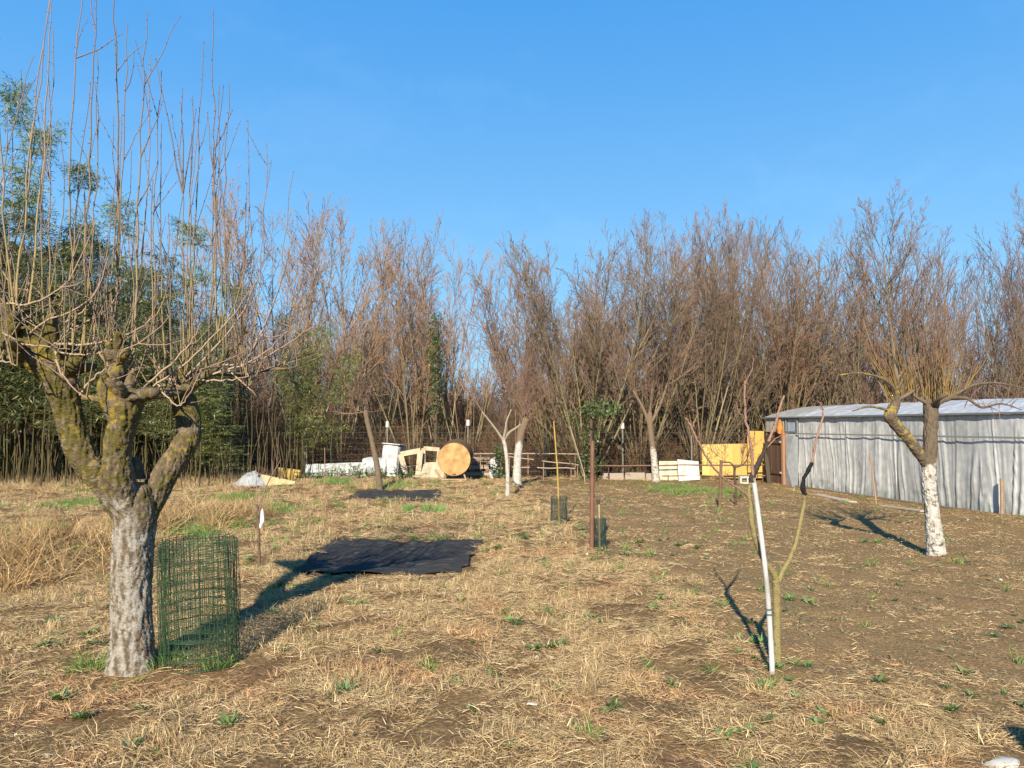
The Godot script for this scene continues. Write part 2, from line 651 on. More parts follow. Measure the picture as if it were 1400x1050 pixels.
func bank(x: float, z: float) -> float:
	return maxf(smoothstep(1.1, 0.5, Vector2((x + 5.6) / 2.0, (z + 8.9) / 1.6).length()), 0.7 * smoothstep(1.1, 0.5, Vector2((x + 5.2) / 1.5, (z + 13.0) / 1.8).length()))

func under_sheet(x: float, z: float) -> bool:
	return (x > -2.4 and x < -0.42 and z < -8.05 and z > -10.5) or (x > -3.6 and x < -1.7 and z < -16.9 and z > -18.8) or (x > 7.55 + (20.0 + z) * 0.185)

func straw_patch(x: float, z: float) -> float:
	return smoothstep(-0.35, 0.35, nz.get_noise_2d(x * 1.1 + 5.0, z * 1.1) * 0.6 + nf.get_noise_2d(x * 1.7, z * 1.7 + 9.0) * 0.5)

func straw_amount(x: float, z: float) -> float:
	if under_sheet(x, z):
		return 0.0
	var s := straw_patch(x, z)
	var near := smoothstep(5.5, 4.0, -z)
	return lerpf(lerpf(0.05, 0.8, s), lerpf(0.0, 0.035, s) + near * 0.35 * s, soil(x, z)) * (1.0 - 0.5 * smoothstep(21.0, 24.0, -z))

func build_ground_cover() -> void:
	var tones := [Color(0.57, 0.425, 0.225), Color(0.47, 0.34, 0.17), Color(0.36, 0.245, 0.12), Color(0.68, 0.53, 0.31), Color(0.27, 0.175, 0.09), Color(0.42, 0.295, 0.145)]
	var lying := [clump(1, 22, 0.09, 0.075, 0.0026, 1.15, 1.56, tones), clump(2, 22, 0.1, 0.09, 0.0025, 1.0, 1.56, tones), clump(3, 20, 0.07, 0.055, 0.0028, 1.2, 1.57, tones)]
	var standing := [clump(4, 16, 0.045, 0.085, 0.0036, 0.1, 0.9, tones), clump(5, 14, 0.05, 0.07, 0.004, 0.2, 1.1, tones)]
	var straw_tint := func(x: float, z: float, g: RandomNumberGenerator) -> Color:
		var q := g.randf_range(0.72, 1.12)
		var red := smoothstep(0.1, 0.5, nz.get_noise_2d(x * 0.9 + 30.0, z * 0.9)) * 0.25
		return Color(q, q * (1.0 - red * 0.5), q * (1.0 - red * 0.6))
	strew("dry_grass", "flattened dry straw and mown grass littering the plot", "grass", lying, M.straw, 101, 80000, 3.1, 9.5, func(x, z): return straw_amount(x, z), Vector2(0.6, 1.2), straw_tint)
	strew("dry_grass", "flattened dry straw and mown grass littering the plot", "grass", lying, M.straw, 102, 80000, 9.5, 24.0, func(x, z): return straw_amount(x, z), Vector2(0.9, 1.7), straw_tint)
	var bits := [clump(14, 12, 0.09, 0.05, 0.003, 1.2, 1.57, tones), clump(15, 10, 0.08, 0.035, 0.003, 1.0, 1.57, tones)]
	strew("straw_bits", "short broken bits of straw strewn over the tilled soil", "straw", bits, M.straw, 112, 46000, 3.1, 20.0, func(x, z): return soil(x, z) * (0.1 + 0.45 * straw_patch(x, z)) if not under_sheet(x, z) else 0.0, Vector2(0.7, 1.4), straw_tint)
	strew("stubble", "upright pale stubble standing in the dry turf", "grass", standing, M.straw, 103, 30000, 3.1, 10.0, func(x, z): return pow(straw_amount(x, z), 2.0) * 0.55, Vector2(0.6, 1.2), straw_tint)
	strew("stubble", "upright pale stubble standing in the dry turf", "grass", standing, M.straw, 104, 42000, 10.0, 24.5, func(x, z): return pow(straw_amount(x, z), 2.0) * 0.6, Vector2(0.9, 1.7), straw_tint)
	# long hay on the bank
	var long := [clump(6, 40, 0.16, 0.42, 0.0052, 0.35, 1.4, tones), clump(7, 34, 0.14, 0.36, 0.005, 0.6, 1.5, tones)]
	strew("hay", "tangled long dead grass heaped on the bank at left", "hay", long, M.straw, 105, 24000, 5.0, 16.0, func(x, z): return bank(x, z) * (0.08 + 0.92 * smoothstep(-0.1, 0.3, nz.get_noise_2d(x * 1.3, z * 1.3))) if x < 0.0 else 0.0, Vector2(0.6, 1.35), func(x, z, g): return straw_tint.call(x, z, g) * Color(0.8, 0.74, 0.64), 0.5)
	# far rough edge along the fence
	strew("hay", "tangled long dead grass heaped on the bank at left", "hay", long, M.straw, 106, 16000, 17.0, 24.0, func(x, z): return 0.5 * smoothstep(18.0, 20.5, -z) * smoothstep(-6.0, -7.5, x) if not under_sheet(x, z) else 0.0, Vector2(0.5, 0.9), straw_tint, 0.4)
	# green
	var greens := [Color(0.10, 0.19, 0.035), Color(0.14, 0.24, 0.05), Color(0.08, 0.14, 0.03), Color(0.2, 0.26, 0.07)]
	var tufts := [clump(8, 26, 0.06, 0.12, 0.0042, 0.15, 1.0, greens), clump(9, 22, 0.05, 0.1, 0.0045, 0.3, 1.2, greens)]
	var plain := func(x: float, z: float, g: RandomNumberGenerator) -> Color:
		var q := g.randf_range(0.7, 1.25)
		return Color(q, q, q * 0.9)
	strew("green_grass", "short patches of green grass among the straw", "grass", tufts, M.leaf, 107, 110000, 3.1, 24.0, func(x, z): return green(x, z) * 0.8 + 0.004 if not under_sheet(x, z) else 0.0, Vector2(0.5, 1.3), plain)
	var weeds := [rosette(1, 22, 0.075, 0.017, Color(0.09, 0.14, 0.04), Color(0.18, 0.24, 0.085)), rosette(2, 26, 0.06, 0.011, Color(0.09, 0.14, 0.04), Color(0.19, 0.24, 0.09)), rosette(3, 15, 0.07, 0.022, Color(0.08, 0.15, 0.035), Color(0.13, 0.2, 0.06))]
	var weed_spots := func(x: float, z: float) -> float:
		if under_sheet(x, z):
			return 0.0
		var p := nz.get_noise_2d(x * 1.5 + 77.0, z * 1.5)
		return (0.02 + 0.3 * smoothstep(0.25, 0.6, p)) * lerpf(1.0, 0.3, soil(x, z) * smoothstep(5.5, 7.0, -z)) + 0.12 * smoothstep(0.0, 0.4, nf.get_noise_2d(x * 0.9, z * 0.9)) * smoothstep(1.4, 0.2, absf(x - bx(-z)))
	strew("low_weeds", "low green weed rosettes scattered in soil and straw", "weeds", weeds, M.leaf, 108, 15000, 3.1, 12.0, weed_spots, Vector2(0.5, 1.3), plain)
	var sprout := [rosette(4, 7, 0.045, 0.012, Color(0.16, 0.16, 0.065), Color(0.26, 0.24, 0.11))]
	strew("seedlings", "tiny olive seedlings thinly covering the tilled soil", "weeds", sprout, M.leaf, 109, 60000, 4.5, 22.0, func(x, z): return 0.3 * soil(x, z) * smoothstep(-0.3, 0.4, nz.get_noise_2d(x * 0.7, z * 0.7 + 40.0)) if not under_sheet(x, z) else 0.0, Vector2(0.5, 1.2), plain)
	# crumbs of earth
	var crumbs := []
	for k in 3:
		crumbs.push_back(lump(40 + k, 0.5))
	strew("soil_crumbs", "crumbs and clods of brown earth on the surface", "soil", crumbs, M.stone, 110, 16000, 3.1, 13.0, func(x, z): return (0.25 + 0.75 * soil(x, z)) * 0.6 if not under_sheet(x, z) else 0.0, Vector2(0.004, 0.015), func(x, z, g): var q = g.randf_range(0.7, 1.3); return Color(0.3 * q, 0.21 * q, 0.115 * q), 1.0)
	# a few pale chips of wood and dry leaf
	strew("chips", "small pale chips and dead leaves lying about", "litter", [rosette(6, 1, 1.0, 0.5, Color(0.55, 0.45, 0.32), Color(0.7, 0.62, 0.5))], M.straw, 111, 900, 3.4, 14.0, func(_x, _z): return 0.35, Vector2(0.02, 0.06), plain, 0.6)

func lump(seed_: int, rough: float) -> ArrayMesh:
	var s := SphereMesh.new()
	s.radius = 1.0
	s.height = 1.5
	s.radial_segments = 7
	s.rings = 4
	var arr := s.get_mesh_arrays()
	var vv: PackedVector3Array = arr[Mesh.ARRAY_VERTEX]
	for i in vv.size():
		vv[i] *= 1.0 + rough * nz.get_noise_3dv(vv[i] * 1.3 + Vector3(seed_ * 7.0, 0, 0))
	var m := MB.new()
	m.v = vv
	m.n = arr[Mesh.ARRAY_NORMAL]
	m.ix = arr[Mesh.ARRAY_INDEX]
	m.c.resize(vv.size())
	m.c.fill(Color(1, 1, 1))
	return m.mesh()

# ---------- the bare thicket ----------
func coppice(seed_: int, stems: int, h: float, spread: float, cols: Array, branches: int, twigs: int, leaf: Dictionary, rise := 0.02) -> Array:
	var g := RandomNumberGenerator.new()
	g.seed = seed_
	var st := MB.new()
	var cr := MB.new()
	for i in stems:
		var a := g.randf() * TAU
		var out := sqrt(g.randf())
		var t := spread * out + 0.02
		var dir := Vector3(cos(a) * sin(t), cos(t), sin(a) * sin(t))
		var base := Vector3(cos(a), 0, sin(a)) * g.randf() * 0.3 + Vector3(0, -0.1, 0)
		var ln := h * (g.randf_range(0.88, 1.0) if g.randf() < 0.7 else g.randf_range(0.45, 0.85)) * (1.0 - 0.12 * out * out)
		var r := g.randf_range(0.02, 0.048) * h / 8.0
		# the stem itself
		var k := 9
		var pts := PackedVector3Array([base])
		var rad := PackedFloat32Array([r])
		var c0: Color = (cols[0] as Color).lerp(cols[1], g.randf()) * g.randf_range(0.75, 1.25)
		var col := PackedColorArray([c0])
		var q := base
		for s in k:
			dir = (dir + rv(g) * 0.09 + Vector3(0, rise, 0)).normalized()
			q += dir * (ln / k)
			pts.push_back(q)
			rad.push_back(lerpf(r, 0.006, pow(float(s + 1) / k, 0.8)))
			col.push_back(c0.lerp(cols[2], clampf((s - 2.0) / k, 0.0, 1.0)))
		st.tube(pts, rad, col, 5)
		var o := {"seg": [3, 2, 2], "jit": [0.12, 0.16, 0.2], "up": [0.03, 0.03, 0.0], "kids": [twigs, 1, 0], "from": [0.2, 0.3, 0.0], "ang": [0.5, 0.6, 0.6], "ratio": [0.55, 0.6, 0.5], "taper": 0.5, "thin": 0.7, "rmin": 0.0056, "max": 2, "col": [cols[2], cols[3], cols[4]]}
		if not leaf.is_empty():
			o.leaf = leaf
		for b in branches:
			var t2 := lerpf(0.3, 1.0, pow((b + g.randf()) / branches, 0.7))
			var f := t2 * k
			var s := mini(int(f), k - 1)
			var p := pts[s].lerp(pts[s + 1], f - s)
			var dd := (pts[s + 1] - pts[s]).normalized()
			var sd := dd.cross(rv(g)).normalized()
			var an := g.randf_range(0.25, 0.7)
			grow(cr, g, p, dd * cos(an) + sd * sin(an), ln * g.randf_range(0.10, 0.22) * (1.3 - 0.75 * t2), maxf(0.006, rad[s] * 0.5), 0, o)
	return [st, cr]

func bare_tree(seed_: int, h: float, cols: Array, up0: float, spread: float) -> Array:
	var g := RandomNumberGenerator.new()
	g.seed = seed_
	var st := MB.new()
	var cr := MB.new()
	var q := Vector3(0, -0.1, 0)
	var pts := PackedVector3Array()
	var rad := PackedFloat32Array()
	var col := PackedColorArray()
	var dir := Vector3.UP
	for i in 11:
		pts.push_back(q)
		rad.push_back(lerpf(0.12, 0.012, i / 10.0) * h / 9.0)
		col.push_back((cols[0] as Color).lerp(cols[1], i / 10.0))
		dir = (dir + rv(g) * 0.07 + Vector3(0, 0.05, 0)).normalized()
		q += dir * (h * 0.92 / 10.0)
	st.tube(pts, rad, col, 7)
	var o := {"seg": [6, 4, 3, 2], "jit": [0.1, 0.12, 0.15, 0.2], "up": [up0, up0, 0.08, 0.03], "kids": [9, 6, 4, 0], "from": [0.2, 0.15, 0.2, 0.0], "ang": [0.55, 0.55, 0.6, 0.5], "ratio": [0.42, 0.5, 0.55, 0.5], "taper": 0.35, "thin": 0.6, "rmin": 0.004, "max": 3, "col": cols}
	for b in 26:
		var t := lerpf(0.14, 0.98, (b + g.randf()) / 26.0)
		var f := t * 10.0
		var s := mini(int(f), 9)
		var p := pts[s].lerp(pts[s + 1], f - s)
		var a := g.randf() * TAU
		var e := spread * g.randf_range(0.7, 1.15)
		var dd := Vector3(cos(a) * sin(e), cos(e), sin(a) * sin(e))
		grow(cr, g, p, dd, h * lerpf(0.6, 0.2, t) * g.randf_range(0.75, 1.1), rad[s] * 0.5, 0, o)
	return [st, cr]

func tree_proto(parts: Array) -> Node3D:
	var o := Node3D.new()
	var a := MeshInstance3D.new()
	a.name = "trunk"
	a.mesh = parts[0].mesh()
	a.material_override = M.far_twig
	o.add_child(a)
	var b := MeshInstance3D.new()
	b.name = "crown"
	b.mesh = parts[1].mesh()
	b.material_override = M.far_twig
	o.add_child(b)
	o.set_meta("category", "tree")
	return o

func top_of(o: Node3D) -> float:
	return (o.get_child(1) as MeshInstance3D).mesh.get_aabb().end.y * 0.985

func plant(proto: Node3D, called: String, label: String, category: String, group: String, px: Vector3, turn: float, sc: Vector3) -> Node3D:
	var o := copy_of(proto, called, label, on(px), turn, sc, group)
	o.set_meta("category", category)
	return o

func build_thicket() -> void:
	var g := RandomNumberGenerator.new()
	g.seed = 900
	var ochre := [Color(0.17, 0.135, 0.075), Color(0.24, 0.19, 0.115), Color(0.25, 0.18, 0.115), Color(0.29, 0.185, 0.115), Color(0.35, 0.215, 0.125)]
	var red := [Color(0.15, 0.125, 0.06), Color(0.22, 0.18, 0.09), Color(0.21, 0.155, 0.09), Color(0.22, 0.142, 0.094), Color(0.26, 0.155, 0.106)]
	var umber := [Color(0.14, 0.115, 0.065), Color(0.22, 0.18, 0.1), Color(0.2, 0.155, 0.095), Color(0.19, 0.14, 0.095), Color(0.22, 0.155, 0.11)]
	var grey := [Color(0.15, 0.12, 0.085), Color(0.2, 0.15, 0.1), Color(0.2, 0.14, 0.1), Color(0.21, 0.135, 0.1), Color(0.23, 0.14, 0.11)]
	var catkin := {"n": 2, "p": 0.5, "droop": -0.8, "ln": 0.06, "wd": 0.014, "c0": Color(0.42, 0.22, 0.10), "c1": Color(0.34, 0.16, 0.08)}
	var bud := {"n": 1, "p": 0.4, "droop": 0.3, "ln": 0.05, "wd": 0.014, "c0": Color(0.3, 0.14, 0.08), "c1": Color(0.36, 0.17, 0.1)}
	var H := 8.0
	var hazel := []
	for k in 3:
		hazel.push_back(tree_proto(coppice(200 + k, 11, H, 0.3, ochre, 20, 5, catkin, 0.01)))
	var willow := []
	for k in 3:
		willow.push_back(tree_proto(coppice(220 + k, 30, H, [0.46, 0.54, 0.6][k], [red, umber, umber][k], 20, 5, bud, -0.003)))
	var slim := [tree_proto(coppice(240, 6, H, 0.22, grey, 18, 5, {})), tree_proto(coppice(241, 9, H, 0.4, grey, 18, 5, bud))]
	var crown := [tree_proto(bare_tree(260, 9.0, [Color(0.16, 0.125, 0.085), Color(0.2, 0.15, 0.1), Color(0.22, 0.15, 0.1), Color(0.25, 0.16, 0.105)], 0.15, 0.7)), tree_proto(bare_tree(261, 9.0, [Color(0.2, 0.17, 0.14), Color(0.23, 0.18, 0.15), Color(0.25, 0.18, 0.14), Color(0.27, 0.19, 0.155)], 0.13, 0.62))]
	# [kind, variant, x, distance, height, width factor, label]
	var spots := [
		["h", 0, -8.27, 24.6, 8.95, 0.8, "orange-tinged bare hazel rising just right of the bamboo"],
		["h", 1, -6.99, 25.4, 9.24, 0.8, "tall orange-tinged bare hazel behind the bright green bamboo bush"],
		["h", 2, -5.55, 25.0, 8.58, 0.75, "bare hazel behind the white crumpled sheets"],
		["h", 0, -4.51, 26.3, 8.59, 0.7, "bare hazel behind the leaning fruit tree"],
		["h", 1, -3.23, 25.0, 7.95, 0.7, "bare hazel behind the white cabinet and the wooden frames"],
		["h", 2, -2.35, 26.0, 8.00, 0.65, "bare hazel directly behind the wooden drum"],
		["h", 0, -1.43, 24.8, 7.24, 0.55, "slim bare hazel left of the gap in the thicket"],
		["s", 0, 0.00, 25.5, 6.74, 0.7, "thin grey bare shrub right of the gap in the thicket"],
		["w", 0, 1.26, 25.2, 7.58, 0.85, "reddish bare shrub behind the whitewashed stump tree"],
		["w", 1, 2.33, 24.2, 7.89, 1.0, "broad fan of reddish bare stems behind the ivy stump"],
		["w", 2, 4.14, 25.0, 8.24, 0.9, "reddish bare shrub behind the white-capped post"],
		["w", 0, 5.21, 26.4, 8.46, 0.8, "reddish bare shrub behind the speckled whitewashed tree"],
		["w", 1, 6.09, 24.8, 7.80, 0.85, "brown bare shrub behind the white panels on the fence"],
		["w", 2, 7.77, 26.0, 8.46, 0.85, "brown bare shrub behind the yellow boards"],
		["w", 0, 8.67, 25.0, 7.95, 0.8, "brown bare shrub behind the greenhouse door"],
		["w", 1, 10.27, 26.0, 8.10, 0.85, "brown bare shrub above the far end of the greenhouse roof"],
		["w", 2, 10.83, 25.0, 7.53, 0.8, "brown bare shrub left of the tall open-crowned tree"],
		["s", 1, 6.82, 33.0, 11.33, 0.45, "thin grey tree top standing above the middle of the thicket"],
		["c", 1, 9.35, 34.0, 11.56, 0.9, "tall grey tree crown above the right of the thicket"],
		["c", 1, 11.13, 35.0, 11.10, 0.8, "second grey tree crown above the right of the thicket"],
		["c", 0, 11.92, 23.5, 8.85, 1.0, "tall open-crowned bare tree behind the greenhouse"],
		["s", 1, 11.79, 25.0, 7.66, 0.9, "grey bare shrub below the tall open-crowned tree"],
		["s", 0, 13.78, 25.5, 7.40, 1.0, "grey bare shrub behind the pruned tree's shoots"],
		["s", 1, 15.78, 26.5, 8.59, 0.8, "bare shrub with dark hanging seed right of the open-crowned tree"],
		["w", 2, 15.94, 25.5, 7.40, 0.8, "brown bare shrub behind the near end of the greenhouse roof"],
		["c", 1, 25.41, 38.0, 13.70, 0.55, "tall feathery poplar at the right edge of the picture"],
		["s", 0, 17.34, 25.0, 7.90, 0.9, "grey bare shrub at the right edge of the picture"],
		["s", 1, -9.84, 25.5, 8.77, 0.8, "grey bare shrub showing behind the pollard shoots"],
		["h", 2, -11.15, 26.0, 8.66, 0.8, "bare hazel half hidden behind the bamboo"],
	]
	for s in spots:
		var x: float = s[2]
		var h: float = s[4]
		var proto: Node3D
		var called := "bare_shrub"
		match s[0]:
			"h": proto = hazel[s[1]]; called = "hazel_tree"
			"w": proto = willow[s[1]]
			"s": proto = slim[s[1]]
			"c": proto = crown[s[1]]; called = "bare_tree"
		var sy := h / top_of(proto)
		plant(proto, called, s[6], "tree" if s[0] in ["h", "c"] else "shrub", "bare woody thicket behind the fence", Vector3(x, 0, -s[3]), g.randf() * TAU, Vector3(sy * lerpf(s[5], 1.0, 0.5), sy, sy * lerpf(s[5], 1.0, 0.5)))
	# rows farther back that fill the gaps
	for i in 64:
		var d := g.randf_range(28.0, 47.0)
		var q := lerpf(-0.78, 0.8, (i + g.randf()) / 64.0)
		var x := q * d
		var rise := g.randf_range(0.10, 0.18)
		if absf(q + 0.02) < 0.05:      # a lower place where more sky shows
			rise = g.randf_range(0.05, 0.08)
		var h := 1.6 + rise * d
		var p: Node3D = [hazel, willow, slim, willow][g.randi() % 4][g.randi() % 2]
		var sy := h / top_of(p)
		plant(p, "bare_shrub", "bare shrub in the rows farther back in the thicket", "shrub", "back rows of the thicket", Vector3(x, 0, -d), g.randf() * TAU, Vector3(sy, sy, sy))
	# brambles and dead stems at the foot of the thicket
	var og := {"seg": [5, 3, 2], "jit": [0.22, 0.3, 0.3], "up": [-0.1, -0.02, 0.0], "kids": [7, 3, 0], "from": [0.1, 0.1, 0.0], "ang": [0.7, 0.8, 0.6], "ratio": [0.4, 0.5, 0.5], "taper": 0.4, "thin": 0.7, "rmin": 0.0035, "max": 2, "col": [Color(0.13, 0.08, 0.05), Color(0.15, 0.085, 0.055), Color(0.17, 0.1, 0.06)], "leaf": {"n": 2, "p": 0.35, "droop": -0.2, "ln": 0.06, "wd": 0.03, "c0": Color(0.12, 0.07, 0.035), "c1": Color(0.06, 0.085, 0.025)}}
	var br := []
	for k in 2:
		var m := MB.new()
		g.seed = 300 + k
		for i in 34:
			var a := g.randf() * TAU
			var t := g.randf_range(0.05, 0.8)
			grow(m, g, Vector3(cos(a), 0, sin(a)) * g.randf() * 0.8, Vector3(cos(a) * sin(t), cos(t), sin(a) * sin(t)), g.randf_range(1.2, 2.3), 0.009, 0, og)
		br.push_back(m.mesh())
	g.seed = 310
	for k in 2:
		var mm := MultiMesh.new()
		mm.transform_format = MultiMesh.TRANSFORM_3D
		mm.mesh = br[k]
		mm.instance_count = 130
		for i in 130:
			var far := i % 2
			var d := g.randf_range(24.0, 31.0) if far == 0 else g.randf_range(33.0, 48.0)
			var x := lerpf(-0.68, 0.72, (i + g.randf()) / 130.0) * d
			var s := g.randf_range(0.7, 1.15) * (1.0 + 1.3 * far)
			if x > 6.0:
				d += 1.5
			mm.set_instance_transform(i, Transform3D(Basis(Vector3.UP, g.randf() * TAU).scaled(Vector3(s, s * 0.9, s)), Vector3(x, gh(x, -d) - 0.05, -d)))
		var o := MultiMeshInstance3D.new()
		o.multimesh = mm
		o.material_override = M.far_twig
		o.name = numbered("bramble_undergrowth")
		add_child(o)
		tag(o, "dark tangled brambles and dead stems at the foot of the thicket", "undergrowth", "undergrowth below the thicket", "stuff")

# ---------- bamboo ----------
func bamboo_plant(seed_: int, h: float, from: float, sprays: int, arch: float, c_leaf: Array) -> Node3D:
	var g := RandomNumberGenerator.new()
	g.seed = seed_
	var root := Node3D.new()
	root.set_meta("category", "bamboo")
	var cm := MB.new()
	var fm := MB.new()
	var k := 22
	var pts := PackedVector3Array()
	var rad := PackedFloat32Array()
	var col := PackedColorArray()
	var a0 := g.randf() * TAU
	var ad := Vector3(cos(a0), 0, sin(a0))
	for i in k + 1:
		var t := float(i) / k
		pts.push_back(Vector3(0, h * t * (1.0 - 0.12 * arch * t * t), 0) + ad * (arch * h * 0.28 * pow(t, 2.6)) + rv(g) * 0.015)
		rad.push_back(lerpf(0.026, 0.004, pow(t, 1.2)))
		col.push_back(Color(0.06, 0.055, 0.028).lerp(Color(0.115, 0.1, 0.045), g.randf()))
	cm.tube(pts, rad, col, 5)
	for i in sprays:
		var t := lerpf(from, 1.0, pow(g.randf(), 0.85))
		if nz.get_noise_2d(t * h * 0.75, seed_ * 3.7) < -0.08 and g.randf() < 0.9:
			continue
		var f := t * k
		var s := mini(int(f), k - 1)
		var p := pts[s].lerp(pts[s + 1], f - s)
		var a := g.randf() * TAU
		var out := Vector3(cos(a), g.randf_range(-0.1, 0.7), sin(a)).normalized()
		var bl := g.randf_range(0.3, 1.25) * (1.15 - 0.55 * t)
		var tip := p + out * bl + Vector3(0, -0.15 * bl, 0)
		cm.rod(p, tip, 0.004, 0.002, Color(0.2, 0.19, 0.07), 3, false)
		for q in 9:
			var u := g.randf_range(0.35, 1.0)
			var lp := p.lerp(tip, u)
			var ld := (out * 0.6 + rv(g) * 0.75 + Vector3(0, -0.45, 0)).normalized()
			var c: Color = (c_leaf[0] as Color).lerp(c_leaf[1], g.randf())
			if g.randf() < 0.06:
				c = Color(0.35, 0.3, 0.12)
			fm.leaf(lp, ld, ld.cross(rv(g)).normalized(), g.randf_range(0.11, 0.2), g.randf_range(0.016, 0.026), c)
	for e in [["culm", cm, M.far_twig], ["foliage", fm, M.leaf]]:
		var o := MeshInstance3D.new()
		o.name = e[0]
		o.mesh = e[1].mesh()
		o.material_override = e[2]
		root.add_child(o)
	return root

func build_bamboo() -> void:
	var g := RandomNumberGenerator.new()
	g.seed = 700
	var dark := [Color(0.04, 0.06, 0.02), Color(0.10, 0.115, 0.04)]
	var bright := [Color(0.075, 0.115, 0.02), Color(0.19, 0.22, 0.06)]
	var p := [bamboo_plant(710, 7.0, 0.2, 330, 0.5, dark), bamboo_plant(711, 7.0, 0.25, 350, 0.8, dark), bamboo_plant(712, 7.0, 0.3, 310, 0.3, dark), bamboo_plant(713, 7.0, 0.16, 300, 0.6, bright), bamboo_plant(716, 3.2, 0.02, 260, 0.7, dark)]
	var plume := [bamboo_plant(714, 9.0, 0.64, 300, 0.35, bright), bamboo_plant(715, 9.0, 0.74, 260, 0.5, bright)]
	var spot := [
		[-12.12, 19.5, 10.63, 0, "tallest bamboo plume, its leafy top high against the sky"],
		[-12.78, 19.0, 9.60, 1, "bamboo plume at the left edge of the picture"],
		[-11.09, 20.0, 9.15, 1, "rounded bamboo plume right of the tallest one"],
		[-10.09, 20.5, 7.73, 0, "low bamboo plume near the middle pollard shoots"],
		[-8.17, 21.5, 7.60, 1, "sparse bamboo top nearest the hazels"],
	]
	for s in spot:
		plant(plume[s[3]], "bamboo_plant", s[4], "bamboo", "bamboo grove at the left", Vector3(s[0], 0, -s[1]), g.randf() * TAU, Vector3(0.8, s[2] / 8.9, 0.8))
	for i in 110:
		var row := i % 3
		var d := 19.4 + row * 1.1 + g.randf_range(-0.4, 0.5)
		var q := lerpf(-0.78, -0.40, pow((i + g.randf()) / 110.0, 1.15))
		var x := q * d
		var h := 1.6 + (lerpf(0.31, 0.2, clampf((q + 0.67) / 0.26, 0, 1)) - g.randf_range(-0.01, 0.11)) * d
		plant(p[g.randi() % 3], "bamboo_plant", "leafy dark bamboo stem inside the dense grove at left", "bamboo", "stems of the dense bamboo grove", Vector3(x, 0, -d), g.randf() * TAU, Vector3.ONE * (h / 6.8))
	# low young bamboo filling the back of the grove
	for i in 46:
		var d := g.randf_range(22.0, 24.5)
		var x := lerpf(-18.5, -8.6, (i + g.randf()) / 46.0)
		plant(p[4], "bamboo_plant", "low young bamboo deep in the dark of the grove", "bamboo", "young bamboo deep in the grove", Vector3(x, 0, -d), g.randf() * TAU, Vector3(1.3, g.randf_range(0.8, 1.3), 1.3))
	# a brighter bush of bamboo standing alone among the hazels
	for i in 7:
		var d := 22.8 + g.randf_range(-0.3, 0.6)
		var x := g.randf_range(-6.4, -5.3)
		plant(p[3 if i < 3 else i % 3], "bamboo_plant", "green bamboo stem in the lone bush among the hazels", "bamboo", "stems of the lone bamboo bush", Vector3(x, 0, -d), g.randf() * TAU, Vector3(0.75, g.randf_range(3.4, 5.0) / 6.7, 0.6))
	for i in 3:
		plant(p[3], "bamboo_plant", ["short bright bamboo spray beside the pollard's right limb", "short bright bamboo spray at the grove's right edge", "short bright bamboo spray behind the pollard's right limb"][i], "bamboo", "short bamboo sprays at the grove edge", Vector3([-7.6, -7.25, -7.95][i], 0, -19.4), g.randf() * TAU, Vector3(0.8, [0.42, 0.36, 0.48][i], 0.8))
	# leafless canes standing close together at the front of the grove
	var cane := Node3D.new()
	cane.set_meta("category", "bamboo")
	var m := MB.new()
	var pts := PackedVector3Array()
	var rad := PackedFloat32Array()
	var col := PackedColorArray()
	for i in 9:
		pts.push_back(Vector3(0.05 * sin(i * 0.7), i * 0.36, 0.03 * cos(i * 0.9)))
		rad.push_back(lerpf(0.014, 0.006, i / 8.0))
		col.push_back(Color(0.11, 0.085, 0.05))
	m.tube(pts, rad, col, 5)
	part("culm", m, M.far_twig, cane)
	for i in 170:
		var d := 19.5 + g.randf_range(0.0, 1.6)
		var q := lerpf(-0.71, -0.285, (i + g.randf()) / 170.0)
		var o := plant(cane, "bamboo_cane", "thin bare brown cane at the dark foot of the bamboo grove", "bamboo", "bare canes at the foot of the grove", Vector3(q * d, 0, -d), g.randf() * TAU, Vector3(1, g.randf_range(0.35, 0.85), 1))
		o.rotation.x = g.randf_range(-0.14, 0.14)
		o.rotation.z = g.randf_range(-0.14, 0.14)
	# ivy columns on stems of the thicket
	for s in [[2.18, 21.6, 2.13, 0.52, "dark ivy wrapped round the stump behind the rusty post"], [-2.45, 24.6, 5.18, 0.28, "ivy-clad stem high behind the wooden drum"], [-0.36, 22.6, 1.00, 0.22, "low dark ivy clump beside the thin forked white tree"]]:
		ivy(s[0], s[1], s[2], s[3], s[4])

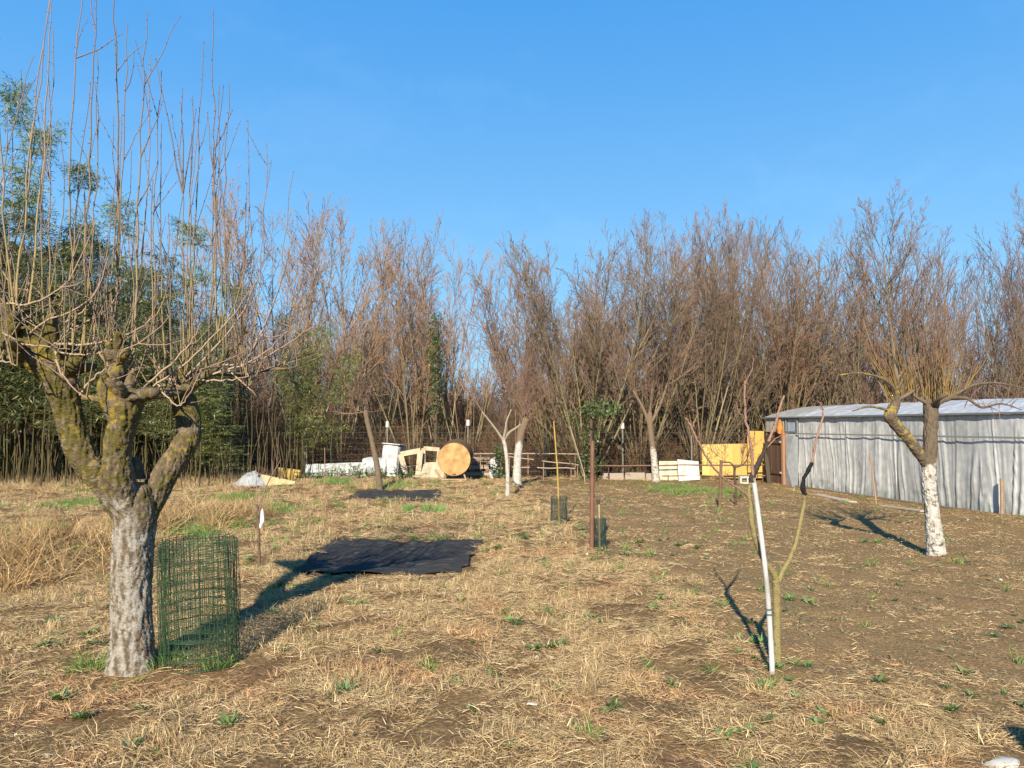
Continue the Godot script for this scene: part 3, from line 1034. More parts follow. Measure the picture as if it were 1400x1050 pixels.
func ivy(x: float, d: float, h: float, w: float, label: String) -> void:
	var g := RandomNumberGenerator.new()
	g.seed = int(x * 10.0) + 500
	var o := thing("ivy_stem", label, "ivy", on(Vector3(x, 0, -d)), "ivy on stems")
	var s := MB.new()
	s.rod(Vector3(0, -0.05, 0), Vector3(0.05, h * 0.95, 0), 0.07, 0.04, Color(0.13, 0.09, 0.06), 7)
	part("trunk", s, M.bark, o)
	var f := MB.new()
	for i in int(700 * (1.0 if h < 2.6 else 0.6) * h / 1.7):
		var t := g.randf()
		if h > 2.5 and t < 0.35 and g.randf() < 0.7:
			t += 0.5
		var a := g.randf() * TAU
		var r := w * sqrt(g.randf()) * (0.55 + 1.1 * nz.get_noise_2d(t * h * 1.6, x) + 0.4 * t)
		var ld := (rv(g) + Vector3(0, -0.4, 0.3)).normalized()
		f.leaf(Vector3(cos(a) * r, t * h, sin(a) * r), ld, ld.cross(rv(g)).normalized(), g.randf_range(0.05, 0.09), g.randf_range(0.04, 0.07), Color(0.03, 0.055, 0.018).lerp(Color(0.07, 0.11, 0.03), g.randf()))
	if w > 0.5:      # the bushy head that overhangs to the right
		for i in 620:
			var q := rv(g)
			if q.length() > 1.0:
				continue
			var ld := (rv(g) + Vector3(0, -0.2, 0.4)).normalized()
			f.leaf(Vector3(0.32 + q.x * 0.62, h - 0.1 + q.y * 0.3, q.z * 0.4), ld, ld.cross(rv(g)).normalized(), g.randf_range(0.06, 0.1), g.randf_range(0.05, 0.08), Color(0.035, 0.06, 0.018).lerp(Color(0.09, 0.14, 0.04), g.randf()))
	part("foliage", f, M.leaf, o)

# ---------- greenhouse ----------
func film_sheet(x0: float, x1: float, y0: float, y1: float, seed_: float, z0: float, base: Color) -> MB:
	var m := MB.new()
	var nx := int((x1 - x0) / 0.022)
	var ny := 22
	for j in ny + 1:
		for i in nx + 1:
			var x := lerpf(x0, x1, float(i) / nx)
			var y := lerpf(y0, y1, float(j) / ny)
			var hang := (y1 - y) / (y1 - y0)
			var slant := x + 0.22 * nz.get_noise_2d(seed_ + x * 0.8, 3.0) * hang * 2.0
			var a := 1.0 - absf(nz.get_noise_2d(slant * 1.7 + seed_, y * 0.10)) * 2.2
			var b := 1.0 - absf(nf.get_noise_2d(slant * 3.4 + seed_ * 1.3, y * 0.16)) * 2.0
			var z := (pow(maxf(a, 0.0), 3.0) * 0.035 + pow(maxf(b, 0.0), 4.0) * 0.012) * (0.35 + 0.65 * hang) + nz.get_noise_2d(x * 0.7, y * 0.9 + seed_) * 0.025
			m.v.push_back(Vector3(x, y, z0 + z))
			m.n.push_back(Vector3.ZERO)
			# green algae creeping up in blotches from the soil, and faint dusty streaks
			var al := smoothstep(0.15, 0.55, nf.get_noise_2d(x * 4.0, y * 5.0) * 0.5 + 0.62 - y * 1.3)
			var st := nf.get_noise_2d(x * 6.0 + seed_, y * 0.4) * 0.12
			m.c.push_back((base * (1.0 + st)).lerp(Color(0.2, 0.24, 0.19), al * 0.55))
	finish_grid(m, nx, ny)
	return m

func finish_grid(m: MB, nx: int, ny: int) -> void:
	for j in ny:
		for i in nx:
			var a := j * (nx + 1) + i
			var b := a + nx + 1
			for k in [a, b, a + 1, a + 1, b, b + 1]:
				m.ix.push_back(k)
	for t in range(0, m.ix.size(), 3):
		var a := m.ix[t]; var b := m.ix[t + 1]; var cc := m.ix[t + 2]
		var fn := (m.v[cc] - m.v[a]).cross(m.v[b] - m.v[a])
		m.n[a] += fn; m.n[b] += fn; m.n[cc] += fn
	for i in m.n.size():
		m.n[i] = m.n[i].normalized()

func roof_pt(t: float) -> Vector2:   # (inwards, up): a low arch over a 3.8 m span
	var a := lerpf(-1.0, 1.0, t)
	return Vector2((a + 1.0) * 1.9, 1.88 + 0.35 * (1.0 - a * a))

func build_greenhouse() -> void:
	var o := thing("greenhouse", "long low greenhouse of wrinkled grey plastic film with an arched roof", "greenhouse", Vector3(7.36, gh(7.4, -21.0) - 0.02, -22.3))
	o.basis = Basis(Vector3(0.182, 0, 0.983).normalized(), Vector3.UP, Vector3(-0.983, 0, 0.182).normalized())
	var ln := 16.0
	var grey := Color(0.70, 0.685, 0.64)
	var x := 1.72
	var k := 0
	while x < ln - 0.1:
		var w: float = [2.1, 1.7, 2.4, 1.9, 2.2, 2.0, 1.8, 2.3][k % 8]
		var x1 := minf(x + w + 0.08, ln)
		part("film_panel", film_sheet(x, x1, 0.0, 1.86, k * 13.7 + 4.0, 0.012 * (k % 2), grey * (1.0 - 0.06 * (k % 3))), M.film, o)
		x += w
		k += 1
	# battens and posts
	var bat := MB.new()
	bat.box(Vector3(ln * 0.5 + 0.85, 1.44, 0.082), Vector3(ln - 1.75, 0, 0), Vector3(0, 0.035, 0), Vector3(0, 0, 0.012), Color(0.3, 0.3, 0.29), 0.003)
	part("rail", bat, M.wood, o)
	var eave := MB.new()
	eave.box(Vector3(ln * 0.5, 1.875, 0.07), Vector3(ln + 0.06, 0, 0), Vector3(0, 0.045, 0), Vector3(0, 0, 0.035), Color(0.22, 0.22, 0.22), 0.006)
	part("eave_rail", eave, M.wood, o)
	var sill := MB.new()
	sill.box(Vector3(ln * 0.5 + 0.85, 0.03, 0.11), Vector3(ln - 1.7, 0, 0), Vector3(0, 0.07, 0), Vector3(0, 0, 0.05), Color(0.24, 0.18, 0.12), 0.008)
	part("sill_board", sill, M.wood, o)
	for i in 11:
		var p := MB.new()
		var px := 0.04 + i * 1.59
		p.rod(Vector3(px, -0.1, -0.05), Vector3(px, 1.88, -0.05), 0.03, 0.03, Color(0.2, 0.2, 0.19), 8)
		part("post", p, M.metal, o)
		var q := MB.new()
		q.rod(Vector3(px, -0.1, -3.75), Vector3(px, 1.88, -3.75), 0.03, 0.03, Color(0.2, 0.2, 0.19), 8)
		part("post", q, M.metal, o)
		var hp := MB.new()
		var pts := PackedVector3Array()
		var rr := PackedFloat32Array()
		var cc := PackedColorArray()
		for s in 17:
			var e := roof_pt(s / 16.0)
			pts.push_back(Vector3(px, e.y - 0.035, -e.x))
			rr.push_back(0.018); cc.push_back(Color(0.3, 0.3, 0.3))
		hp.tube(pts, rr, cc, 6)
		part("hoop", hp, M.metal, o)
	# roof: an opaque section over the door, then film
	for s in 10:
		var m := MB.new()
		var x0 := s * 1.6
		var x1 := minf(x0 + 1.66, ln)
		var nx := 24
		var ny := 30
		for j in ny + 1:
			for i in nx + 1:
				var xx := lerpf(x0, x1, float(i) / nx)
				var e := roof_pt(float(j) / ny)
				var sag := 0.0 if s == 0 else -0.025 * sin(PI * i / nx) + 0.02 * nz.get_noise_2d(xx * 2.5, e.x * 0.6) + 0.012 * nf.get_noise_2d(xx * 5.0 + e.x * 1.5, e.x * 0.5)
				m.v.push_back(Vector3(xx, e.y + sag + 0.004 * (s % 2), 0.09 - e.x * 1.04))
				m.n.push_back(Vector3.ZERO)
				m.c.push_back(Color(0.47, 0.46, 0.42) if s == 0 else Color(0.56, 0.555, 0.54) * (1.0 + 0.14 * nf.get_noise_2d(xx * 3.0, e.x * 2.0)))
		finish_grid(m, nx, ny)
		part("roof_panel", m, M.sheet if s == 0 else M.roof_film, o)
	# door bay at the far end
	var wb := MB.new()
	wb.box(Vector3(0.52, 1.66, 0.02), Vector3(0.98, 0, 0), Vector3(0, 0.38, 0), Vector3(0, 0, 0.02), Color(0.50, 0.47, 0.40), 0.004)
	part("transom_board", wb, M.sheet, o)
	var win := MB.new()
	win.box(Vector3(1.42, 1.66, 0.0), Vector3(0.52, 0, 0), Vector3(0, 0.34, 0), Vector3(0, 0, 0.012), Color(0.42, 0.5, 0.58), 0.003)
	part("window_pane", win, M.roof_film, o)
	var fr := MB.new()
	for e in [[1.42, 1.475, 0.6, 0.05], [1.42, 1.845, 0.6, 0.035], [1.135, 1.66, 0.04, 0.33], [1.70, 1.66, 0.045, 0.33]]:
		fr.box(Vector3(e[0], e[1], 0.035), Vector3(e[2], 0, 0), Vector3(0, e[3], 0), Vector3(0, 0, 0.04), Color(0.2, 0.21, 0.22), 0.005)
	part("window_frame", fr, M.wood, o)
	for i in 5:
		var pl := MB.new()
		pl.box(Vector3(0.14 + i * 0.172, 0.72, 0.06 + 0.004 * (i % 2)), Vector3(0.166, 0, 0), Vector3(0, 1.36, 0), Vector3(0, 0, 0.025), Color(0.145, 0.085, 0.055) * (0.85 + 0.1 * (i % 3)), 0.005)
		part("door_plank", pl, M.wood, o)
	for y in [0.35, 1.2]:
		var led := MB.new()
		led.box(Vector3(0.49, y, 0.095), Vector3(0.84, 0, 0), Vector3(0, 0.1, 0), Vector3(0, 0, 0.022), Color(0.13, 0.075, 0.05), 0.004)
		part("door_ledge", led, M.wood, o)
		var hg := MB.new()
		hg.box(Vector3(0.97, y, 0.125), Vector3(0.09, 0, 0), Vector3(0, 0.05, 0), Vector3(0, 0, 0.012), Color(0.62, 0.6, 0.55), 0.003)
		part("hinge", hg, M.metal, o)
	var dp := MB.new()
	dp.box(Vector3(1.04, 0.72, 0.07), Vector3(0.12, 0, 0), Vector3(0, 1.5, 0), Vector3(0, 0, 0.1), Color(0.36, 0.20, 0.12), 0.012)
	part("door_post", dp, M.wood, o)
	# the grey plastic flap beside the door, creased along a slant
	var fl := MB.new()
	var a := Vector3(1.12, 0.02, 0.05)
	var b := Vector3(1.74, 0.0, 0.07)
	var c := Vector3(1.74, 1.44, 0.03)
	var d := Vector3(1.12, 1.42, 0.04)
	var e1 := Vector3(1.22, 0.62, 0.10)
	var e2 := Vector3(1.55, 1.36, 0.06)
	var e3 := Vector3(1.56, 0.02, 0.13)
	var cl := Color(0.5, 0.52, 0.51)
	fl.quad(d, a, e1, e2, cl)
	fl.quad(a, e3, e1, e1 + Vector3(-0.001, 0, 0), cl)
	fl.quad(e2, e1, e3, b, cl)
	fl.quad(d, e2, c, c + Vector3(-0.01, 0.02, 0), cl)
	fl.quad(e2, b, c, c + Vector3(0, 0.004, 0), cl)
	part("plastic_flap", fl, M.film, o)
	# rear wall and both ends, closed with film
	var rear := MB.new()
	rear.box(Vector3(ln * 0.5, 0.93, -3.82), Vector3(ln, 0, 0), Vector3(0, 1.86, 0), Vector3(0, 0, 0.01), grey, 0.0)
	part("film_panel", rear, M.film, o)
	for xe in [0.0, ln]:
		var end := MB.new()
		var xo: float = xe
		for s in 16:
			var e := roof_pt(s / 16.0)
			var f := roof_pt((s + 1) / 16.0)
			end.quad(Vector3(xo, 0, -e.x), Vector3(xo, 0, -f.x), Vector3(xo, f.y - 0.03, -f.x), Vector3(xo, e.y - 0.03, -e.x), grey)
		part("film_panel", end, M.film, o)
	# orange bag hanging by the door
	var w0 := o.transform * Vector3(1.03, 1.62, 0.16)
	var bag := thing("orange_bag", "bright orange bag hanging beside the greenhouse door", "bag", w0)
	var bm := MB.new()
	bm.tube(pv([Vector3(0, -0.2, 0), Vector3(0, -0.17, 0), Vector3(0.01, -0.05, 0), Vector3(0, 0.08, 0), Vector3(0, 0.2, 0)]), PackedFloat32Array([0.02, 0.075, 0.085, 0.06, 0.012]), PackedColorArray([Color(0.75, 0.2, 0.03), Color(0.8, 0.22, 0.03), Color(0.8, 0.24, 0.04), Color(0.8, 0.22, 0.03), Color(0.7, 0.2, 0.03)]), 10, true)
	for i in bm.v.size():
		bm.v[i] += bm.n[i] * nf.get_noise_3dv(bm.v[i] * 8.0) * 0.02
	part("bag_body", bm, M.sheet, bag)

# ---------- fence ----------
func build_fence() -> void:
	var z := -23.7
	var o := thing("wire_fence", "thin dark wire mesh fence running along the foot of the thicket", "fence", Vector3(0, 0, z))
	var g := RandomNumberGenerator.new()
	g.seed = 41
	var wires := MB.new()
	var x0 := -9.0
	var x1 := 7.2
	var dk := Color(0.10, 0.11, 0.10)
	for i in 9:
		var y := 0.1 + i * 0.17
		wires.rod(Vector3(x0, y + 0.1, 0), Vector3(x1, y + 0.1, 0), 0.0035, 0.0035, dk, 3, false)
	var x := x0
	while x < x1:
		wires.rod(Vector3(x, 0.08, 0), Vector3(x, 1.56, 0), 0.0025, 0.0025, dk, 3, false)
		x += 0.12
	part("wire_mesh", wires, M.wire, o)
	for s in [[-3.83, 23.7, 1.73], [-1.35, 23.7, 1.78], [3.40, 23.7, 1.69], [-6.30, 23.7, 1.53], [1.01, 23.7, 1.42], [5.51, 23.7, 1.42]]:
		var px: float = s[0]
		var h: float = s[2]
		var p := MB.new()
		p.rod(Vector3(px, -0.1, 0.03), Vector3(px, h - 0.12, 0.03), 0.03, 0.028, Color(0.2, 0.18, 0.15), 7)
		var po := part("post", p, M.metal, o)
		if h > 1.65:
			var cp := MB.new()
			cp.rod(Vector3(px, h - 0.18, 0.03), Vector3(px, h, 0.03), 0.06, 0.05, Color(0.75, 0.74, 0.7), 9)
			part("cap", cp, M.paint, po)
	# loose rails in front
	for s in [["", Vector3(2.482, 0.445, -22.200), Vector3(7.362, 0.466, -22.200), 0.022, Color(0.19, 0.11, 0.07), "long rusty rail in front of the white panels and yellow boards"],
		["", Vector3(4.270, 0.165, -22.000), Vector3(7.332, 0.186, -22.000), 0.018, Color(0.24, 0.14, 0.08), "lower rusty rail close to the ground before the yellow boards"],
		["", Vector3(-1.114, 0.787, -22.600), Vector3(2.063, 0.754, -22.900), 0.018, Color(0.42, 0.32, 0.22), "upper thin pole slung between the drum and the ivy stump"],
		["", Vector3(-0.212, 0.709, -22.400), Vector3(2.055, 0.424, -22.600), 0.02, Color(0.36, 0.26, 0.18), "slanting thin pole behind the whitewashed stump tree"],
		["", Vector3(0.000, 0.398, -22.300), Vector3(1.817, 0.356, -22.300), 0.02, Color(0.40, 0.27, 0.2), "lower level pole behind the whitewashed stump tree"],
		["", Vector3(-6.152, 0.281, -21.800), Vector3(-3.715, 0.240, -21.800), 0.014, Color(0.2, 0.15, 0.1), "thin dark rail in front of the crumpled white sheets"],
		["", Vector3(-6.122, 0.185, -21.700), Vector3(-2.876, 0.164, -21.700), 0.014, Color(0.22, 0.15, 0.1), "lower thin rail in front of the crumpled white sheets"]]:
		var mid: Vector3 = (s[1] + s[2]) * 0.5
		var r := thing("rail", s[5], "rail", Vector3(mid.x, 0, mid.z), "rails along the back of the plot")
		var m := MB.new()
		var off := Vector3(mid.x, 0, mid.z)
		var pts := PackedVector3Array()
		var rr := PackedFloat32Array()
		var cc := PackedColorArray()
		for i in 9:
			var t := i / 8.0
			pts.push_back((s[1] as Vector3).lerp(s[2], t) - off + Vector3(0, nz.get_noise_2d(t * 4.0, mid.x) * 0.03, 0))
			rr.push_back(s[3]); cc.push_back(s[4])
		m.tube(pts, rr, cc, 6, true)
		part("bar", m, M.metal, r)
		for t in [0.06, 0.5, 0.94]:
			var pm := MB.new()
			var q := (s[1] as Vector3).lerp(s[2], t) - off
			pm.rod(Vector3(q.x, -0.1, q.z - 0.03), Vector3(q.x, q.y + 0.03, q.z - 0.03), 0.017, 0.015, (s[4] as Color) * 0.8, 5)
			part("support", pm, M.wood, r)

# ---------- things along the back of the plot ----------
func rel(a: Array, o: Vector3) -> Array:
	var out := []
	for p in a:
		out.push_back(p - o)
	return out

# a crumpled sheet between four corners, bulging, with a turned-down back so that it has body
func crumpled(m: MB, a: Vector3, b: Vector3, c: Vector3, d: Vector3, amp: float, freq: float, seed_: float, col: Color, nx := 40, ny := 20) -> void:
	var nn := (b - a).cross(d - a).normalized()
	for j in ny + 1:
		for i in nx + 1:
			var u := float(i) / nx
			var w := float(j) / ny
			var p := a.lerp(b, u).lerp(d.lerp(c, u), w)
			var f := nz.get_noise_3d(p.x * freq + seed_, p.y * freq, p.z * freq) + 0.6 * (1.0 - 2.0 * absf(nf.get_noise_3d(p.x * freq * 1.3, p.y * freq * 1.3 + seed_, p.z * freq)))
			m.v.push_back(p + nn * f * amp)
			m.n.push_back(Vector3.ZERO)
			m.c.push_back(col * (1.0 + 0.12 * nf.get_noise_3dv(p * 5.0)))
	finish_grid(m, nx, ny)

func build_yard_things() -> void:
	var g := RandomNumberGenerator.new()
	g.seed = 55
	# grey sheet over a heap
	var o := thing("tarpaulin_heap", "pale grey tarpaulin bunched over a low heap at the back left", "tarpaulin", on(Vector3(-6.652, 0, -19.698)))
	var m := MB.new()
	var nx := 30
	var ny := 18
	for j in ny + 1:
		for i in nx + 1:
			var u := 2.0 * i / nx - 1.0
			var w := 2.0 * j / ny - 1.0
			var r := sqrt(u * u + w * w)
			var h := 0.34 * smoothstep(1.05, 0.1, r) * (1.0 + 0.35 * u)
			m.v.push_back(Vector3(u * 0.55, h + 0.05 * nz.get_noise_2d(u * 4.0, w * 4.0) + 0.02, w * 0.42))
			m.n.push_back(Vector3.ZERO)
			m.c.push_back(Color(0.44, 0.45, 0.45))
	finish_grid(m, nx, ny)
	part("sheet", m, M.sheet, o)
	o = thing("soil_heap", "small brown heap of earth behind the grey tarpaulin", "heap", on(Vector3(-6.800, 0, -20.654)))
	m = MB.new()
	for j in 11:
		for i in 17:
			var u := i / 8.0 - 1.0
			var w := j / 5.0 - 1.0
			m.v.push_back(Vector3(u * 0.5, 0.42 * smoothstep(1.0, 0.0, sqrt(u * u + w * w)) + 0.06 * nz.get_noise_2d(u * 6.0, w * 6.0), w * 0.4 - 0.35))
			m.n.push_back(Vector3.ZERO)
			m.c.push_back(Color(0.2, 0.11, 0.06))
	finish_grid(m, 16, 10)
	part("earth", m, M.stone, o)
	# cream board lying aslant
	slab("cream_board", "cream board lying aslant beside the grey tarpaulin", "board", [Vector3(-6.529, 0.371, -19.700), Vector3(-5.537, 0.167, -19.700), Vector3(-5.479, 0.089, -19.500), Vector3(-6.401, 0.034, -19.500)], 0.03, Color(0.55, 0.43, 0.23), M.paint)
	slab("yellow_board", "weathered yellow board standing left of the crumpled white sheets", "board", [Vector3(-6.588, 0.425, -21.800), Vector3(-5.926, 0.342, -21.800), Vector3(-5.922, 0.075, -21.800), Vector3(-6.623, 0.075, -21.800)], 0.04, Color(0.52, 0.36, 0.10), M.wood)
	# white sheets
	o = thing("plastic_sheet", "crumpled white plastic sheet hung low, left of the grey bundle", "plastic sheet", on(Vector3(-5.128, 0, -22.574)))
	var og := o.position
	m = MB.new()
	crumpled(m, Vector3(-5.925, 0.006, -22.200) - og, Vector3(-4.202, 0.006, -22.200) - og, Vector3(-4.226, 0.545, -22.300) - og, Vector3(-5.958, 0.482, -22.300) - og, 0.075, 2.6, 3.0, Color(0.52, 0.53, 0.51), 90, 26)
	part("front_fold", m, M.sheet, o)
	m = MB.new()
	crumpled(m, Vector3(-4.226, 0.545, -22.300) - og, Vector3(-5.958, 0.482, -22.300) - og, Vector3(-6.086, 0.027, -22.800) - og, Vector3(-4.316, 0.027, -22.800) - og, 0.03, 3.0, 9.0, Color(0.6, 0.61, 0.6), 40, 10)
	part("back_fold", m, M.sheet, o)
	o = thing("plastic_bundle", "grey translucent plastic bundle between the white sheet and the cabinet", "bundle", on(Vector3(-4.059, 0, -22.574)))
	m = MB.new()
	m.tube(pv([Vector3(-0.3, 0.3, 0), Vector3(-0.28, 0.3, 0), Vector3(-0.1, 0.31, 0), Vector3(0.15, 0.3, 0.0), Vector3(0.36, 0.29, 0), Vector3(0.38, 0.29, 0)]), PackedFloat32Array([0.05, 0.25, 0.29, 0.28, 0.25, 0.05]), PackedColorArray([Color(0.45, 0.47, 0.48), Color(0.5, 0.52, 0.52), Color(0.5, 0.52, 0.52), Color(0.47, 0.49, 0.5), Color(0.6, 0.6, 0.58), Color(0.5, 0.5, 0.5)]), 20, true)
	for i in m.v.size():
		m.v[i] += m.n[i] * nz.get_noise_3dv(m.v[i] * 5.0) * 0.05
	part("wrap", m, M.sheet, o)
	# white cabinet
	o = thing("white_cabinet", "white metal cabinet standing tilted among the debris", "cabinet", on(Vector3(-3.611, 0, -22.574)))
	o.scale = Vector3(1.14, 1.06, 1.1)
	o.rotation_degrees = Vector3(-4, -14, -4)
	m = MB.new()
	m.box(Vector3(0, 0.44, -0.16), Vector3(0.46, 0, 0), Vector3(0, 0.9, 0), Vector3(0, 0, 0.36), Color(0.55, 0.57, 0.58), 0.05)
	var cb := part("body", m, M.paint, o)
	m = MB.new()
	m.box(Vector3(0.0, 0.43, 0.035), Vector3(0.44, 0, 0), Vector3(0, 0.86, 0), Vector3(0, 0, 0.05), Color(0.56, 0.58, 0.59), 0.022)
	var dr := part("door", m, M.paint, o)
	m = MB.new()
	m.box(Vector3(-0.17, 0.6, 0.062), Vector3(0.02, 0, 0), Vector3(0, 0.12, 0), Vector3(0, 0, 0.02), Color(0.5, 0.5, 0.5), 0.004)
	part("handle", m, M.metal, dr)
	m = MB.new()
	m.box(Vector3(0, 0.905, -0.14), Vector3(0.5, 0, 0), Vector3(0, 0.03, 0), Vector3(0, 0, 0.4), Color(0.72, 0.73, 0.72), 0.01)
	part("top", m, M.paint, o)
	# wooden frames
	var cream := Color(0.58, 0.47, 0.31)
	frame_thing("Left cream wooden window frame leaning, with thin glazing bars, beside the white cabinet", [Vector3(-3.278, 0.819, -22.300), Vector3(-2.602, 0.945, -22.300), Vector3(-2.644, 0.061, -22.000), Vector3(-3.019, 0.041, -22.000)], 0.16, cream, true)
	frame_thing("Smaller cream wooden frame with a dark opening, leaning next to the drum", [Vector3(-2.625, 0.982, -22.500), Vector3(-2.070, 0.939, -22.500), Vector3(-2.101, 0.456, -22.400), Vector3(-2.610, 0.435, -22.400)], 0.12, cream, false)
	slab("plywood_sheet", "cream panel leaning below the smaller frame, left of the drum", "panel", [Vector3(-2.662, 0.482, -22.300), Vector3(-1.965, 0.503, -22.300), Vector3(-1.928, 0.089, -21.900), Vector3(-2.632, 0.068, -21.900)], 0.03, Color(0.58, 0.49, 0.34), M.paint)
	slab("loose_lath", "short wooden lath propped against the cream panel", "lath", [Vector3(-2.189, 0.342, -21.800), Vector3(-2.127, 0.363, -21.800), Vector3(-1.944, 0.103, -21.400), Vector3(-2.005, 0.083, -21.400)], 0.02, Color(0.4, 0.27, 0.16), M.wood)
	drum()
	# pallets
	for k in 3:
		var p := thing("pallet", ["bottom pallet of the grey stack behind the drum", "middle pallet of the grey stack behind the drum", "top pallet of the grey stack behind the drum"][k], "pallet", on(Vector3(-1.141, 0, -23.190)) + Vector3(0, k * 0.2, -0.3), "pallets stacked behind the drum")
		p.rotation.y = [0.05, -0.04, 0.02][k]
		for j in 5:
			m = MB.new()
			m.box(Vector3(0.0, 0.165, -0.4 + j * 0.2), Vector3(0.94, 0, 0), Vector3(0, 0.03, 0), Vector3(0, 0, 0.14), Color(0.38, 0.28, 0.22) * g.randf_range(0.8, 1.15), 0.004)
			part("deck_board", m, M.wood, p)
		for j in 3:
			m = MB.new()
			m.box(Vector3(-0.42 + j * 0.42, 0.02, 0), Vector3(0.1, 0, 0), Vector3(0, 0.03, 0), Vector3(0, 0, 0.9), Color(0.34, 0.25, 0.19), 0.004)
			part("base_board", m, M.wood, p)
			for q in 3:
				m = MB.new()
				m.box(Vector3(-0.42 + j * 0.42, 0.092, -0.38 + q * 0.38), Vector3(0.1, 0, 0), Vector3(0, 0.11, 0), Vector3(0, 0, 0.12), Color(0.33, 0.24, 0.18), 0.004)
				part("block", m, M.wood, p)
		m = MB.new()
		m.box(Vector3(0.0, 0.10, 0.455), Vector3(0.94, 0, 0), Vector3(0, 0.075, 0), Vector3(0, 0, 0.022), Color(0.46, 0.34, 0.25) * g.randf_range(0.85, 1.1), 0.004)
		part("stringer", m, M.wood, p)
	for k in 2:
		o = thing("plastic_sack", ["upper white plastic sack right of the pallets", "lower white plastic sack right of the pallets"][k], "sack", on(Vector3(-0.520, 0, -22.878)) + Vector3(0.02 - 0.03 * k, 0.32 * (1 - k) , -0.1), "white sacks beside the pallets")
		m = MB.new()
		m.tube(pv([Vector3(0, 0.0, 0), Vector3(0, 0.03, 0), Vector3(0, 0.16, 0), Vector3(0, 0.28, 0), Vector3(0, 0.32, 0)]), PackedFloat32Array([0.05, 0.15, 0.17, 0.15, 0.05]), PackedColorArray([Color(0.74, 0.75, 0.75), Color(0.74, 0.75, 0.75), Color(0.78, 0.78, 0.77), Color(0.7, 0.72, 0.74), Color(0.6, 0.62, 0.64)]), 16, true)
		for i in m.v.size():
			m.v[i] += m.n[i] * nz.get_noise_3dv(m.v[i] * 7.0 + Vector3(k * 5.0, 0, 0)) * 0.04
			m.v[i].z *= 0.75
		part("sack_body", m, M.sheet, o)
	# right of the middle: kerb blocks, white panels, yellow boards
	for k in 3:
		var a: Vector3 = [Vector3(2.952, 0.105, -22.600), Vector3(3.594, 0.083, -22.600), Vector3(4.108, 0.083, -22.600)][k]
		o = thing("concrete_kerb", ["left kerb block lying at the foot of the thicket", "middle kerb block lying at the foot of the thicket", "right kerb block behind the speckled whitewashed tree"][k], "kerb block", on(Vector3(a.x, 0, a.z)), "concrete kerb blocks")
		o.rotation.y = [0.06, -0.05, 0.03][k]
		m = MB.new()
		m.box(Vector3(0, 0.08, 0), Vector3([0.62, 0.58, 0.4][k], 0, 0), Vector3(0, 0.24, 0), Vector3(0, 0, 0.14), Color(0.42, 0.34, 0.27), 0.015)
		part("block", m, M.stone, o)
	slab("plywood_sheet", "yellowish white panel leaning on the fence, left of the white one", "panel", [Vector3(4.305, 0.573, -22.600), Vector3(5.012, 0.573, -22.600), Vector3(4.939, 0.040, -22.300), Vector3(4.263, 0.040, -22.300)], 0.05, Color(0.62, 0.56, 0.40), M.paint)
	slab("foam_sheet", "bright white panel leaning on the fence beside the yellow boards", "panel", [Vector3(4.777, 0.650, -22.300), Vector3(5.389, 0.587, -22.300), Vector3(5.328, 0.110, -21.900), Vector3(4.726, 0.068, -21.900)], 0.05, Color(0.58, 0.58, 0.55), M.paint)
	o = thing("yellow_hoarding", "low fence of yellow painted boards left of the greenhouse", "boards", on(Vector3(6.366, 0, -23.190)))
	og = o.position
	for k in 6:
		m = MB.new()
		var a := Vector3(5.750, 0.020, -22.900) - og
		m.box(Vector3(a.x + k * 0.231, 0.56, a.z), Vector3(0.228, 0, 0), Vector3(0, 0.98 + 0.01 * k, 0), Vector3(0, 0, 0.025), Color(0.68, 0.49, 0.16).lerp(Color(0.62, 0.39, 0.11), k / 6.0) * g.randf_range(0.92, 1.06), 0.004)
		part("board", m, M.wood, o)
	for k in 3:
		m = MB.new()
		var a := Vector3(7.037, 0.034, -22.700) - og
		m.box(Vector3(a.x + k * 0.215, 0.76, a.z), Vector3(0.212, 0, 0), Vector3(0, 1.38, 0), Vector3(0, 0, 0.025), Color(0.60, 0.37, 0.10) * g.randf_range(0.92, 1.06), 0.004)
		part("board", m, M.wood, o)
	for y in [0.25, 0.85]:
		m = MB.new()
		m.box(Vector3(0.0, y, -0.06 - 0.0), Vector3(1.4, 0, 0), Vector3(0, 0.07, 0), Vector3(0, 0, 0.05), Color(0.3, 0.2, 0.1), 0.004)
		part("batten", m, M.wood, o)
	slab("dark_plank", "dark narrow plank propped against the yellow boards by the door", "plank", [Vector3(7.263, 0.843, -22.200), Vector3(7.369, 0.864, -22.200), Vector3(7.236, 0.028, -21.600), Vector3(7.133, 0.008, -21.600)], 0.04, Color(0.08, 0.065, 0.05), M.wood)
	# hollow concrete block
	o = thing("hollow_block", "pale hollow concrete block with two holes below the yellow boards", "block", on(Vector3(6.511, 0, -21.435)))
	m = MB.new()
	var cw := Color(0.62, 0.6, 0.54)
	for y in [0.02, 0.18]:
		m.box(Vector3(0, y, 0), Vector3(0.42, 0, 0), Vector3(0, 0.04, 0), Vector3(0, 0, 0.2), cw, 0.004)
	for x in [-0.19, 0.0, 0.19]:
		m.box(Vector3(x, 0.1, 0), Vector3(0.04, 0, 0), Vector3(0, 0.119, 0), Vector3(0, 0, 0.198), cw, 0.003)
	part("shell", m, M.stone, o)
